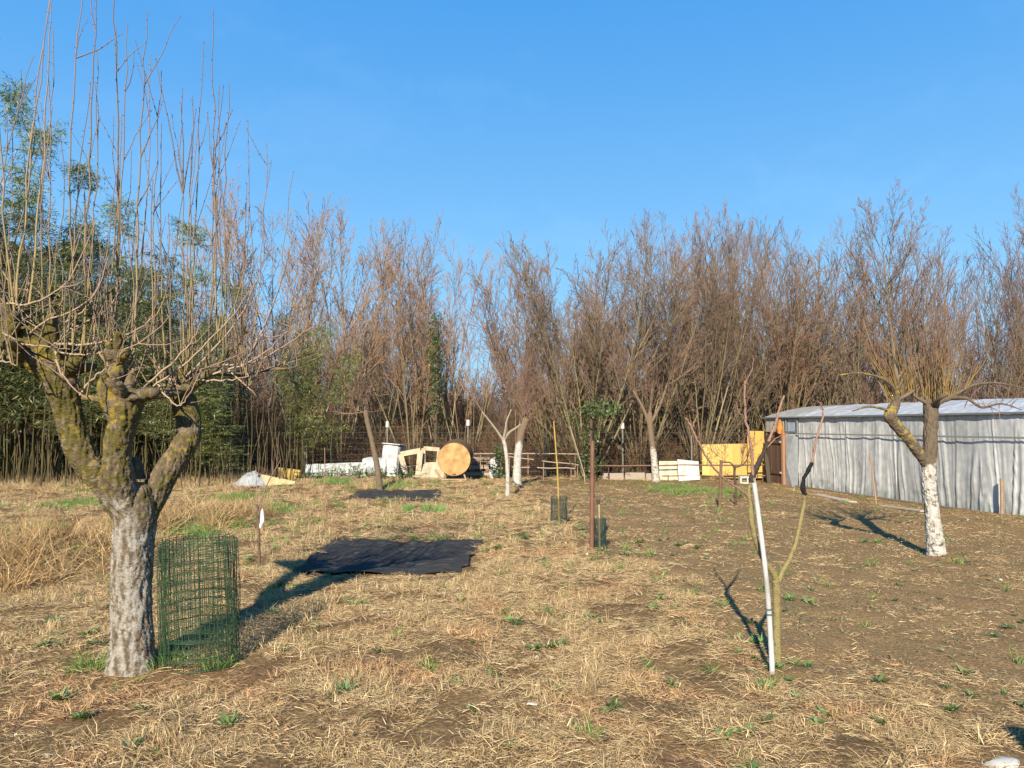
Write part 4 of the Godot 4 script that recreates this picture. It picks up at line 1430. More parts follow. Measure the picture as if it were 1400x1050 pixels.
	# planks on the soil by the greenhouse
	for s in [[Vector3(7.108, 0, -18.029), Vector3(7.249, 0, -16.461), 0.2, "pale plank lying beside the greenhouse near its door"], [Vector3(7.492, 0, -15.703), Vector3(7.632, 0, -14.380), 0.12, "narrow pale plank lying beside the middle of the greenhouse"]]:
		var a := on(s[0])
		var b := on(s[1])
		o = thing("plank", s[3], "plank", (a + b) * 0.5 + Vector3(0, 0.02, 0), "planks beside the greenhouse")
		m = MB.new()
		var ax := b - a
		m.box(Vector3.ZERO, ax, Vector3(0, 0.03, 0), ax.cross(Vector3.UP).normalized() * s[2], Color(0.5, 0.42, 0.33), 0.004)
		part("board", m, M.wood, o)
	# sticks by the greenhouse
	stick("thin_stake", "thin orange-brown stick leaning by the greenhouse film", [Vector3(7.576, -0.010, -16.100), Vector3(7.559, 1.044, -16.300)], 0.016, 0.012, Color(0.42, 0.24, 0.13))
	stick("short_stake", "short thick stake in the soil close to the greenhouse, far right", [Vector3(8.792, -0.012, -13.900), Vector3(8.802, 0.641, -13.900)], 0.028, 0.026, Color(0.38, 0.24, 0.15))
	# leafy plants before the white sheets
	for s in [[Vector3(-4.869, 0, -21.990), 0.38, "dark leafy plants in front of the crumpled white sheet"], [Vector3(-4.006, 0, -21.709), 0.3, "leafy plants in front of the grey plastic bundle"], [Vector3(-3.225, 0, -21.435), 0.3, "dark green weeds at the foot of the white cabinet"], [Vector3(-5.547, 0, -21.709), 0.2, "low leafy plant at the left end of the white sheet"]]:
		o = thing("leafy_weed", s[2], "weed", on(s[0]), "leafy weeds by the debris")
		var st := MB.new()
		var lf := MB.new()
		for i in 26:
			var p := Vector3(g.randf_range(-0.5, 0.5), 0, g.randf_range(-0.12, 0.12))
			var q: Vector3 = p + Vector3(g.randf_range(-0.12, 0.12), s[1] * g.randf_range(0.5, 1.15), g.randf_range(-0.05, 0.08))
			st.rod(p, q, 0.005, 0.003, Color(0.16, 0.16, 0.06), 3, false)
			for k in 7:
				var ld := (rv(g) + Vector3(0, 0.1, 0.3)).normalized()
				lf.leaf(p.lerp(q, g.randf_range(0.25, 1.0)), ld, ld.cross(rv(g)).normalized(), g.randf_range(0.05, 0.1), 0.04, Color(0.05, 0.09, 0.025).lerp(Color(0.12, 0.17, 0.05), g.randf()))
		part("stems", st, M.twig, o)
		part("leaves", lf, M.leaf, o)

func slab(called: String, label: String, category: String, q: Array, thick: float, col: Color, mat: Material) -> void:
	var o := thing(called, label, category, Vector3((q[2].x + q[3].x) * 0.5, 0, (q[2].z + q[3].z) * 0.5))
	o.position = on(o.position)
	var p := rel(q, o.position)
	var low: float = minf(p[2].y, p[3].y)
	for i in 4:
		p[i].y -= low * (1.0 if i > 1 else 0.5)
	var nn: Vector3 = -(p[1] - p[0]).cross(p[3] - p[0]).normalized() * thick
	if nn.z > 0.0:
		nn = -nn
	var m := MB.new()
	m.quad(p[0], p[3], p[2], p[1], col)
	m.quad(p[0] + nn, p[1] + nn, p[2] + nn, p[3] + nn, col)
	for i in 4:
		var j := (i + 1) % 4
		m.quad(p[i], p[j], p[j] + nn, p[i] + nn, col)
	part("sheet", m, mat, o)

func bar(m: MB, a: Vector3, b: Vector3, w: float, t: float, facing: Vector3, col: Color) -> void:
	var ax := b - a
	var side := ax.cross(facing).normalized() * w
	m.box((a + b) * 0.5, ax, side, ax.cross(side).normalized() * t, col, 0.006)

func frame_thing(label: String, q: Array, w: float, col: Color, bars: bool) -> void:
	label = label.substr(0, 1).to_lower() + label.substr(1)
	var o := thing("old_window", label, "window", on(Vector3((q[2].x + q[3].x) * 0.5, 0, q[2].z)), "wooden frames in the debris")
	var p := rel(q, o.position)
	var f: Vector3 = (p[1] - p[0]).cross(p[3] - p[0]).normalized()
	var cx: Vector3 = (p[0] + p[1] + p[2] + p[3]) * 0.25
	for i in 4:
		p[i] = cx + (p[i] - cx) * (1.0 - w * 0.5 / p[i].distance_to(cx))
	var names := ["head_rail", "stile", "bottom_rail", "stile"]
	for i in 4:
		var m := MB.new()
		bar(m, p[i], p[(i + 1) % 4], w if i != 2 else w * 0.8, 0.05 + 0.006 * i, f, col * (0.92 + 0.05 * (i % 3)))
		part(names[i], m, M.paint, o)
	if bars:
		for t in [0.55, 0.78]:
			var m := MB.new()
			bar(m, p[0].lerp(p[3], t), p[1].lerp(p[2], t), 0.035, 0.03, f, Color(0.16, 0.13, 0.1))
			part("glazing_bar", m, M.wood, o)
		var m2 := MB.new()
		bar(m2, (p[0] + p[1]) * 0.5 * 0.22 + (p[3] + p[2]) * 0.5 * 0.78, (p[3] + p[2]) * 0.5, 0.03, 0.028, f, Color(0.16, 0.13, 0.1))
		part("glazing_bar", m2, M.wood, o)

func drum() -> void:
	var base := on(Vector3(-1.582, 0, -21.169))
	var o := thing("wooden_drum", "big round drum with a tan disc front, lying on a wooden stand", "drum", base)
	var c := Vector3(-1.580, 0.681, -21.100) - base
	var r := 0.445
	var m := MB.new()
	var pts := PackedVector3Array()
	var rad := PackedFloat32Array()
	var col := PackedColorArray()
	for i in 13:
		var t := i / 12.0
		pts.push_back(c + Vector3(0.02 * t, 0.10 * t, -1.0 * t))
		rad.push_back(r * (1.0 + 0.06 * sin(PI * t)))
		col.push_back(Color(0.20, 0.12, 0.065))
	m.tube(pts, rad, col, 40, true)
	part("barrel", m, M.wood, o)
	m = MB.new()
	m.tube(pv([c + Vector3(0, 0, 0.004), c + Vector3(0, 0, 0.04), c + Vector3(0, 0, 0.046)]), PackedFloat32Array([r * 1.015, r * 1.015, r * 1.0]), PackedColorArray([Color(0.55, 0.33, 0.13), Color(0.55, 0.33, 0.13), Color(0.55, 0.33, 0.13)]), 56, true)
	part("front_disc", m, M.paint, o)
	for z in [-0.25, -0.75]:
		m = MB.new()
		var t: float = -z
		m.tube(pv([c + Vector3(0, 0.1 * t, z + 0.03), c + Vector3(0, 0.1 * t, z - 0.03)]), PackedFloat32Array([r * 1.08, r * 1.08]), PackedColorArray([Color(0.11, 0.08, 0.06), Color(0.11, 0.08, 0.06)]), 40)
		part("hoop", m, M.metal, o)
	m = MB.new()
	m.box(c + Vector3(0, -r * 0.9, 0.06), Vector3(0.1, 0, 0), Vector3(0, 0.035, 0), Vector3(0, 0, 0.03), Color(0.16, 0.1, 0.06), 0.004)
	part("latch", m, M.metal, o)
	var wd := Color(0.42, 0.30, 0.2)
	for z in [0.02, -0.85]:
		for s in [-1.0, 1.0]:
			m = MB.new()
			bar(m, Vector3(c.x + s * 0.36, -0.03, z), Vector3(c.x + s * 0.24, c.y - r * 0.8, z), 0.045, 0.04, Vector3(0, 0, 1), wd)
			part("leg", m, M.wood, o)
		m = MB.new()
		bar(m, Vector3(c.x - 0.34, 0.05, z + 0.045), Vector3(c.x + 0.34, 0.05, z + 0.045), 0.045, 0.03, Vector3(0, 0, 1), wd)
		part("cross_bar", m, M.wood, o)

func stick(called: String, label: String, path: Array, r0: float, r1: float, col: Color, mat: Material = null, group := "") -> Node3D:
	var b: Vector3 = path[0]
	var o := thing(called, label, "stake", on(b), group)
	var m := MB.new()
	var pts := PackedVector3Array()
	var rr := PackedFloat32Array()
	var cc := PackedColorArray()
	var n := 14
	for i in n + 1:
		var t := float(i) / n
		var f := t * (path.size() - 1)
		var s := mini(int(f), path.size() - 2)
		var p := (path[s] as Vector3).lerp(path[s + 1], f - s) - o.position
		if i == 0:
			p.y = -0.05
		pts.push_back(p)
		rr.push_back(lerpf(r0, r1, t) * (1.0 + 0.08 * nf.get_noise_2d(t * 20.0, b.x)))
		cc.push_back(col * (1.0 + 0.25 * nf.get_noise_2d(t * 9.0, b.x * 3.0)))
	m.tube(pts, rr, cc, 8, true)
	part("shaft", m, mat if mat else M.wood, o)
	return o

# ---------- fruit trees ----------
func paint_bark(p: Vector3, _n: Vector3, f: float, lichen: float, base: Color) -> Color:
	var c := base.lerp(base * 0.7, smoothstep(0.0, 0.5, nf.get_noise_3dv(p * Vector3(26, 9, 26))))
	var l := smoothstep(0.15, 0.45, nf.get_noise_3dv(p * 9.0) + lichen)
	return c.lerp(Color(0.42, 0.31, 0.05), l * 0.8)

func lime(p: Vector3, f: float, top: float, cover: float, base: Color) -> Color:
	var edge := top + 0.12 * nz.get_noise_3dv(p * 6.0)
	var w := smoothstep(edge + 0.03, edge - 0.03, p.y) * smoothstep(cover - 0.12, cover + 0.12, nf.get_noise_3dv(p * Vector3(9, 14, 9)) * 0.8 + nf.get_noise_3dv(p * 40.0) * 0.35 + 0.36)
	return base.lerp(Color(0.60, 0.565, 0.50).lerp(Color(0.43, 0.385, 0.32), smoothstep(0.0, 0.5, nf.get_noise_3dv(p * 12.0 + Vector3(3, 0, 0)))), w * 0.92)

func fruit_tree(called: String, label: String, stems: Array, paint: Callable, heads: Array, seed_: int, o: Dictionary, group := "fruit trees of the plot") -> Node3D:
	var b: Vector3 = stems[0][0][0]
	var t := thing(called, label, "tree", on(b), group)
	var shift := t.position.y
	var m: MB
	for i in stems.size():
		m = MB.new()
		var path := rel(stems[i][0], t.position)
		if i == 0:
			path[0].y = -0.06
		bark_tube(m, path, stems[i][1], stems[i][2], stems[i][3], stems[i][4], paint, t.position)
		part("trunk" if i == 0 else "limb", m, M.bark, t)
	var g := RandomNumberGenerator.new()
	g.seed = seed_
	m = MB.new()
	for h in heads:
		for i in h.n:
			var p: Vector3 = (h.at as Vector3) - t.position + rv(g) * h.r
			var d: Vector3 = ((h.dir as Vector3) + rv(g) * h.spread).normalized()
			grow(m, g, p, d, h.ln * g.randf_range(0.55, 1.1), h.rad * g.randf_range(0.6, 1.1), 0, o)
	if m.v.size() > 0:
		part("crown", m, M.twig, t)
	return t

func build_orchard() -> void:
	var brown := Color(0.22, 0.16, 0.105)
	var bark := func(p: Vector3, n: Vector3, f: float) -> Color: return paint_bark(p, n, f, -0.35, brown)
	var spray := {"seg": [6, 4, 3], "jit": [0.1, 0.14, 0.2], "up": [0.05, 0.06, 0.03], "kids": [7, 4, 0], "from": [0.2, 0.2, 0.0], "ang": [0.6, 0.6, 0.5], "ratio": [0.4, 0.5, 0.5], "taper": 0.35, "thin": 0.6, "rmin": 0.0035, "max": 2, "col": [Color(0.2, 0.14, 0.09), Color(0.24, 0.15, 0.1), Color(0.27, 0.16, 0.11)]}
	# leaning tree before the debris
	fruit_tree("fruit_tree", "small bare fruit tree leaning left in front of the white debris", [[[Vector3(-3.200, 0.002, -18.800), Vector3(-3.277, 0.569, -18.800), Vector3(-3.408, 1.190, -18.800), Vector3(-3.519, 1.636, -18.800), Vector3(-3.576, 1.939, -18.800)], [0.085, 0.07, 0.062, 0.058, 0.06], 16, 0.04, 0.012]], bark,
		[{"at": Vector3(-3.576, 1.957, -18.800), "n": 9, "r": 0.08, "dir": Vector3(0, 0.6, 0), "spread": 0.95, "ln": 0.85, "rad": 0.016}], 11, spray)
	# thin forked tree
	var pale := func(p: Vector3, n: Vector3, f: float) -> Color: return lime(p, f, 1.3, 0.2, Color(0.36, 0.29, 0.2))
	fruit_tree("fruit_tree", "thin pale fruit tree forking into a Y right of the pallets", [[[Vector3(-0.098, -0.017, -17.300), Vector3(-0.098, 0.488, -17.300), Vector3(-0.131, 0.978, -17.300), Vector3(-0.197, 1.305, -17.300)], [0.055, 0.045, 0.042, 0.042], 14, 0.04, 0.006], [[Vector3(-0.197, 1.272, -17.300), Vector3(-0.329, 1.469, -17.300), Vector3(-0.526, 1.731, -17.300), Vector3(-0.675, 1.912, -17.300)], [0.034, 0.026, 0.02, 0.015], 10, 0.04, 0.003], [[Vector3(-0.197, 1.272, -17.300), Vector3(-0.148, 1.502, -17.300), Vector3(-0.115, 1.715, -17.300), Vector3(-0.016, 1.961, -17.300)], [0.034, 0.026, 0.022, 0.016], 10, 0.04, 0.003], [[Vector3(-0.181, 1.288, -17.300), Vector3(-0.050, 1.452, -17.400), Vector3(0.099, 1.550, -17.400), Vector3(0.198, 1.633, -17.400)], [0.034, 0.028, 0.024, 0.018], 10, 0.04, 0.003]], pale,
		[{"at": Vector3(-0.658, 1.912, -17.300), "n": 3, "r": 0.02, "dir": Vector3(-0.6, 1, 0), "spread": 0.4, "ln": 0.9, "rad": 0.01}, {"at": Vector3(-0.016, 1.945, -17.300), "n": 3, "r": 0.02, "dir": Vector3(0.2, 1, 0), "spread": 0.4, "ln": 0.9, "rad": 0.01}, {"at": Vector3(0.198, 1.633, -17.400), "n": 3, "r": 0.02, "dir": Vector3(0.5, 1, 0), "spread": 0.4, "ln": 0.9, "rad": 0.01}], 12, spray)
	# whitewashed stump tree
	var l1 := func(p: Vector3, n: Vector3, f: float) -> Color: return lime(p, f, 1.15, -0.1, brown)
	fruit_tree("fruit_tree", "stout whitewashed fruit tree behind the thin forked one", [[[Vector3(0.135, 0.020, -20.400), Vector3(0.135, 0.481, -20.400), Vector3(0.174, 0.962, -20.400), Vector3(0.252, 1.407, -20.400), Vector3(0.368, 1.755, -20.400)], [0.13, 0.105, 0.1, 0.095, 0.105], 18, 0.04, 0.016]], l1,
		[{"at": Vector3(0.368, 1.794, -20.400), "n": 18, "r": 0.12, "dir": Vector3(0, 1.1, 0), "spread": 0.75, "ln": 1.6, "rad": 0.014}], 13, spray)
	# speckled whitewashed tree
	fruit_tree("fruit_tree", "speckled whitewashed fruit tree left of the white panels", [[[Vector3(4.027, 0.028, -21.600), Vector3(3.991, 0.517, -21.600), Vector3(3.934, 1.027, -21.600), Vector3(3.878, 1.539, -21.600), Vector3(3.861, 1.949, -21.600)], [0.12, 0.095, 0.085, 0.08, 0.075], 18, 0.04, 0.014], [[Vector3(3.878, 1.539, -21.600), Vector3(3.698, 2.051, -21.600), Vector3(3.415, 2.565, -21.600)], [0.06, 0.045, 0.03], 12, 0.05, 0.006], [[Vector3(3.879, 1.641, -21.600), Vector3(4.151, 2.154, -21.600), Vector3(4.363, 2.771, -21.600)], [0.055, 0.04, 0.028], 12, 0.05, 0.006]], func(p: Vector3, n: Vector3, f: float) -> Color: return lime(p, f, 0.95, 0.22, brown),
		[{"at": Vector3(3.415, 2.545, -21.600), "n": 6, "r": 0.05, "dir": Vector3(-0.5, 1, 0), "spread": 0.6, "ln": 1.5, "rad": 0.014}, {"at": Vector3(4.363, 2.751, -21.600), "n": 6, "r": 0.05, "dir": Vector3(0.4, 1, 0), "spread": 0.6, "ln": 1.5, "rad": 0.014}, {"at": Vector3(3.861, 1.928, -21.600), "n": 5, "r": 0.05, "dir": Vector3(0, 1, 0), "spread": 0.6, "ln": 1.6, "rad": 0.016}], 14, spray)
	# grape vine and its post
	fruit_tree("grape_vine", "knotty leafless grape vine before the yellow boards", [[[Vector3(4.510, -0.004, -15.600), Vector3(4.515, 0.333, -15.600), Vector3(4.490, 0.597, -15.600), Vector3(4.507, 0.774, -15.600)], [0.026, 0.02, 0.022, 0.026], 10, 0.03, 0.008], [[Vector3(4.492, 0.744, -15.600), Vector3(4.420, 0.847, -15.600), Vector3(4.302, 0.862, -15.600), Vector3(4.213, 0.847, -15.600)], [0.018, 0.015, 0.014, 0.012], 8, 0.03, 0.005], [[Vector3(4.507, 0.759, -15.600), Vector3(4.611, 0.788, -15.600), Vector3(4.731, 0.877, -15.600), Vector3(4.793, 1.068, -15.600)], [0.018, 0.016, 0.014, 0.01], 8, 0.03, 0.005]], func(p: Vector3, n: Vector3, f: float) -> Color: return paint_bark(p, n, f, -0.8, Color(0.13, 0.085, 0.055)),
		[{"at": Vector3(4.611, 0.803, -15.600), "n": 4, "r": 0.04, "dir": Vector3(0.3, 1, 0), "spread": 0.5, "ln": 0.7, "rad": 0.006}, {"at": Vector3(4.287, 0.862, -15.600), "n": 3, "r": 0.04, "dir": Vector3(-0.3, 1, 0), "spread": 0.5, "ln": 0.7, "rad": 0.006}], 15, spray, "")
	stick("vine_post", "short rusty brown post beside the grape vine", [Vector3(4.105, -0.016, -15.300), Vector3(4.147, 0.919, -15.300)], 0.032, 0.03, Color(0.2, 0.115, 0.075))
	# right pruned tree
	var wood := Color(0.17, 0.128, 0.09)
	var pt := func(p: Vector3, n: Vector3, f: float) -> Color:
		var c := paint_bark(p, n, f, 0.12 if p.x < 5.12 and p.y > 1.25 else -0.45, wood)
		return lime(p, f, 1.12, 0.14, c)
	var r := fruit_tree("pruned_tree", "forked fruit tree with whitewashed trunk in front of the greenhouse", [
		[[Vector3(5.306, -0.005, -9.700), Vector3(5.279, 0.294, -9.700), Vector3(5.251, 0.612, -9.700), Vector3(5.233, 0.931, -9.700), Vector3(5.252, 1.251, -9.700), Vector3(5.280, 1.526, -9.720), Vector3(5.305, 1.804, -9.750), Vector3(5.271, 1.915, -9.750)], [0.125, 0.092, 0.08, 0.082, 0.082, 0.078, 0.086, 0.05], 56, 0.012, 0.019],
		[[Vector3(5.247, 1.068, -9.700), Vector3(5.111, 1.234, -9.660), Vector3(4.931, 1.454, -9.620), Vector3(4.752, 1.636, -9.580), Vector3(4.690, 1.727, -9.560), Vector3(4.766, 1.863, -9.560), Vector3(4.807, 2.027, -9.560)], [0.055, 0.062, 0.062, 0.064, 0.07, 0.055, 0.04], 36, 0.012, 0.02],
		[[Vector3(4.787, 1.936, -9.560), Vector3(4.724, 2.070, -9.500), Vector3(4.549, 2.185, -9.450), Vector3(4.258, 2.244, -9.400), Vector3(4.015, 2.218, -9.400)], [0.03, 0.02, 0.016, 0.012, 0.008], 12, 0.03, 0.005],
		[[Vector3(5.323, 1.804, -9.750), Vector3(5.419, 1.906, -9.750), Vector3(5.569, 1.961, -9.750), Vector3(5.653, 2.024, -9.700)], [0.055, 0.045, 0.034, 0.024], 18, 0.025, 0.01],
		[[Vector3(5.569, 1.952, -9.750), Vector3(5.684, 1.938, -9.600), Vector3(5.802, 1.826, -9.500), Vector3(5.975, 1.868, -9.400), Vector3(6.157, 1.794, -9.300)], [0.03, 0.02, 0.015, 0.011, 0.006], 10, 0.03, 0.004],
		[[Vector3(5.588, 1.961, -9.750), Vector3(5.882, 2.113, -9.800), Vector3(6.242, 2.144, -9.850), Vector3(6.639, 2.071, -9.900)], [0.028, 0.02, 0.014, 0.007], 10, 0.03, 0.004],
		[[Vector3(4.710, 1.782, -9.560), Vector3(4.382, 1.832, -9.400), Vector3(4.113, 1.777, -9.300)], [0.02, 0.012, 0.006], 8, 0.03, 0.003]], pt, [], 16, spray)
	var g := RandomNumberGenerator.new()
	g.seed = 161
	var m := MB.new()
	var c0 := Color(0.32, 0.215, 0.07)
	var c1 := Color(0.22, 0.125, 0.085)
	var feet := []
	for q in [[Vector3(4.692, 1.800, -9.560), Vector3(4.766, 1.863, -9.560), Vector3(4.807, 2.027, -9.560), Vector3(4.724, 2.070, -9.500), Vector3(4.599, 2.167, -9.460)], [Vector3(5.305, 1.804, -9.750), Vector3(5.271, 1.915, -9.750), Vector3(5.236, 1.989, -9.750)], [Vector3(5.270, 1.878, -9.750), Vector3(5.125, 1.941, -9.700), Vector3(5.008, 2.004, -9.650)], [Vector3(5.343, 1.841, -9.750), Vector3(5.420, 1.924, -9.750), Vector3(5.570, 1.980, -9.750), Vector3(5.653, 2.024, -9.700), Vector3(5.807, 2.085, -9.800)], [Vector3(5.306, 1.841, -9.750), Vector3(5.290, 1.934, -9.500), Vector3(5.334, 1.975, -9.400)], [Vector3(4.777, 1.909, -9.560), Vector3(4.884, 1.979, -9.500), Vector3(5.029, 2.038, -9.600)], [Vector3(5.288, 1.878, -9.750), Vector3(5.558, 2.003, -10.100), Vector3(5.788, 2.070, -10.300)]]:
		var sp := smooth_path(rel(q, r.position), 5)
		var rr := PackedFloat32Array()
		var cc := PackedColorArray()
		for i in sp.size():
			rr.push_back(lerpf(0.03, 0.012, float(i) / sp.size())); cc.push_back(wood * 0.9)
			feet.push_back(sp[i])
		m.tube(sp, rr, cc, 6)
	for i in 135:
		var a: Vector3 = feet[g.randi() % feet.size()]
		var fan := clampf((a.x + r.position.x - 5.22) / 0.55, -1.2, 1.2)
		var ln := g.randf_range(0.5, 1.85) * (1.0 - 0.2 * absf(fan))
		var b := a + Vector3(fan * 0.3 + g.randf_range(-0.2, 0.2), 1.0, g.randf_range(-0.28, 0.28)) * ln
		shoot(m, g, a, b, g.randf_range(0.004, 0.0085), c0 * g.randf_range(0.75, 1.2), c1, Vector3(fan * 0.07, 0, g.randf_range(-0.05, 0.05)), 0.12, 3, 0.0022)
	for i in 30:   # fine drooping side twigs of the long branches
		var s := g.randi() % 3
		var a: Vector3 = [Vector3(5.785, 1.844, -9.500), Vector3(6.195, 2.134, -9.850), Vector3(6.093, 1.831, -9.350)][s] + Vector3(g.randf_range(-0.35, 0.3), g.randf_range(-0.03, 0.03), 0) - r.position
		var b := a + Vector3(g.randf_range(-0.15, 0.3), g.randf_range(-0.22, 0.3), g.randf_range(-0.2, 0.2))
		shoot(m, g, a, b, 0.005, Color(0.25, 0.16, 0.12), Color(0.3, 0.17, 0.13), Vector3(0, 0.02, 0), 0.04, 3)
	part("shoots", m, M.twig, r)
	pollard()
	young_tree()
	# sapling with a white tag
	var s := fruit_tree("sapling", "thin bare sapling with a white tag right of the wire cage", [[[Vector3(-2.817, -0.006, -8.680), Vector3(-2.830, 0.309, -8.680), Vector3(-2.844, 0.594, -8.680), Vector3(-2.862, 0.716, -8.680)], [0.017, 0.015, 0.014, 0.013], 10, 0.03, 0.003]], func(p: Vector3, n: Vector3, f: float) -> Color: return paint_bark(p, n, f, -0.7, Color(0.2, 0.13, 0.08)), [], 17, spray, "")
	m = MB.new()
	g.seed = 171
	for e in [[Vector3(-2.853, 0.634, -8.680), Vector3(-2.939, 1.007, -8.600)], [Vector3(-2.862, 0.699, -8.680), Vector3(-2.885, 1.139, -8.700)], [Vector3(-2.853, 0.667, -8.680), Vector3(-2.766, 0.955, -8.750)], [Vector3(-2.781, 0.914, -8.750), Vector3(-2.636, 1.217, -8.800)], [Vector3(-2.844, 0.594, -8.680), Vector3(-2.749, 0.869, -8.600)], [Vector3(-2.896, 0.821, -8.640), Vector3(-2.960, 0.906, -8.550)], [Vector3(-2.717, 1.048, -8.775), Vector3(-2.736, 1.217, -8.800)]]:
		m = MB.new()
		shoot(m, g, e[0] - s.position, e[1] - s.position, 0.008, Color(0.25, 0.15, 0.1), Color(0.32, 0.18, 0.13), Vector3.ZERO, 0.05, 5)
		part("shoot", m, M.twig, s)
	var tg := thing("plant_tag", "small white tag hanging on the thin sapling", "tag", Vector3(-2.781, 0.479, -8.620))
	m = MB.new()
	m.tube(pv([Vector3(0.0, 0.2, 0), Vector3(0.0, 0.16, 0), Vector3(0.004, 0.06, 0), Vector3(-0.016, 0.0, 0), Vector3(-0.02, -0.02, 0)]), PackedFloat32Array([0.004, 0.02, 0.026, 0.014, 0.003]), PackedColorArray([Color(0.8, 0.8, 0.8), Color(0.8, 0.8, 0.8), Color(0.82, 0.82, 0.8), Color(0.8, 0.8, 0.78), Color(0.7, 0.7, 0.7)]), 8, true)
	for i in m.v.size():
		m.v[i].z *= 0.25
	part("tag_sheet", m, M.paint, tg)

func pollard() -> void:
	var bark := Color(0.135, 0.1, 0.062)
	var paint := func(p: Vector3, n: Vector3, f: float) -> Color:
		var c := bark.lerp(Color(0.24, 0.185, 0.125), smoothstep(-0.1, 0.4, nf.get_noise_3dv(p * Vector3(30, 10, 30))))
		var high := smoothstep(0.85, 1.2, p.y + 0.25 * nz.get_noise_3dv(p * 4.0) + 0.2 * nf.get_noise_3dv(p * Vector3(20, 6, 20)))
		# yellow lichen and dark green moss, in cushions
		var l := smoothstep(0.22, 0.45, nf.get_noise_3dv(p * 15.0) * 0.9 + nz.get_noise_3dv(p * 2.6) * 0.6)
		var s := smoothstep(-0.05, 0.25, nf.get_noise_3dv(p * 12.0 + Vector3(40, 0, 0)) * 0.8 + nz.get_noise_3dv(p * 1.7 + Vector3(9, 9, 0)) * 0.7)
		c = c.lerp(Color(0.11, 0.095, 0.018), s * 0.75 * high)
		c = c.lerp(Color(0.36, 0.255, 0.04), l * 0.65 * high)
		# left-over limewash on the trunk
		var w := smoothstep(-0.15, 0.3, nf.get_noise_3dv(p * Vector3(24, 8, 24)) * 0.8 + nf.get_noise_3dv(p * 48.0) * 0.4 + 0.12) * (1.0 - high)
		return c.lerp(Color(0.42, 0.38, 0.33), w * 0.85)
	var t := fruit_tree("pollarded_tree", "old mossy pollarded tree with three stout limbs, at the left front", [
		[[Vector3(-2.467, -0.010, -5.080), Vector3(-2.466, 0.139, -5.080), Vector3(-2.477, 0.373, -5.080), Vector3(-2.483, 0.608, -5.080), Vector3(-2.470, 0.846, -5.070), Vector3(-2.456, 1.037, -5.060), Vector3(-2.455, 1.171, -5.050)], [0.178, 0.132, 0.12, 0.12, 0.124, 0.132, 0.105], 96, 0.008, 0.017],
		[[Vector3(-2.462, 0.895, -5.060), Vector3(-2.602, 1.183, -5.020), Vector3(-2.727, 1.346, -4.980), Vector3(-2.805, 1.516, -4.950), Vector3(-2.851, 1.703, -4.930), Vector3(-2.886, 1.889, -4.900), Vector3(-2.991, 2.037, -4.880), Vector3(-3.135, 2.119, -4.860), Vector3(-3.309, 2.187, -4.840), Vector3(-3.493, 2.298, -4.800)], [0.06, 0.09, 0.086, 0.081, 0.081, 0.1, 0.116, 0.1, 0.075, 0.05], 72, 0.008, 0.02],
		[[Vector3(-2.466, 0.871, -5.060), Vector3(-2.501, 1.227, -4.940), Vector3(-2.508, 1.401, -4.900), Vector3(-2.475, 1.563, -4.880), Vector3(-2.446, 1.702, -4.870), Vector3(-2.420, 1.794, -4.870)], [0.06, 0.092, 0.082, 0.08, 0.095, 0.082], 72, 0.008, 0.02],
		[[Vector3(-2.476, 1.655, -4.860), Vector3(-2.524, 1.756, -4.840), Vector3(-2.545, 1.848, -4.830), Vector3(-2.491, 1.930, -4.820), Vector3(-2.476, 2.032, -4.820)], [0.07, 0.065, 0.06, 0.055, 0.035], 34, 0.011, 0.014],
		[[Vector3(-2.452, 0.868, -5.080), Vector3(-2.349, 1.202, -5.140), Vector3(-2.268, 1.365, -5.180), Vector3(-2.200, 1.501, -5.220), Vector3(-2.201, 1.635, -5.240), Vector3(-2.248, 1.770, -5.250), Vector3(-2.281, 1.860, -5.250)], [0.06, 0.085, 0.077, 0.078, 0.078, 0.084, 0.06], 72, 0.008, 0.02],
		[[Vector3(-2.491, 1.247, -5.120), Vector3(-2.493, 1.319, -5.120), Vector3(-2.499, 1.377, -5.120)], [0.06, 0.045, 0.03], 24, 0.012, 0.012],
		[[Vector3(-2.425, 1.772, -4.880), Vector3(-2.357, 1.798, -4.950), Vector3(-2.270, 1.811, -5.050), Vector3(-2.149, 1.865, -5.150), Vector3(-2.058, 1.957, -5.200), Vector3(-2.004, 2.020, -5.250), Vector3(-1.944, 2.126, -5.300)], [0.05, 0.032, 0.03, 0.034, 0.03, 0.022, 0.014], 16, 0.02, 0.006],
		[[Vector3(-2.058, 1.957, -5.200), Vector3(-1.870, 1.953, -5.300), Vector3(-1.684, 1.992, -5.350), Vector3(-1.545, 2.006, -5.400), Vector3(-1.365, 2.098, -5.500)], [0.018, 0.014, 0.011, 0.008, 0.004], 10, 0.03, 0.004],
		[[Vector3(-3.095, 2.081, -4.850), Vector3(-3.024, 2.092, -4.600), Vector3(-3.095, 2.046, -4.500)], [0.045, 0.03, 0.02], 16, 0.02, 0.006],
		[[Vector3(-2.982, 2.119, -4.860), Vector3(-3.056, 2.220, -4.840), Vector3(-3.137, 2.254, -4.820), Vector3(-3.219, 2.353, -4.800)], [0.035, 0.028, 0.02, 0.014], 12, 0.02, 0.005]], paint, [], 18, {})
	var g := RandomNumberGenerator.new()
	g.seed = 181
	var o := t.position
	var m := MB.new()
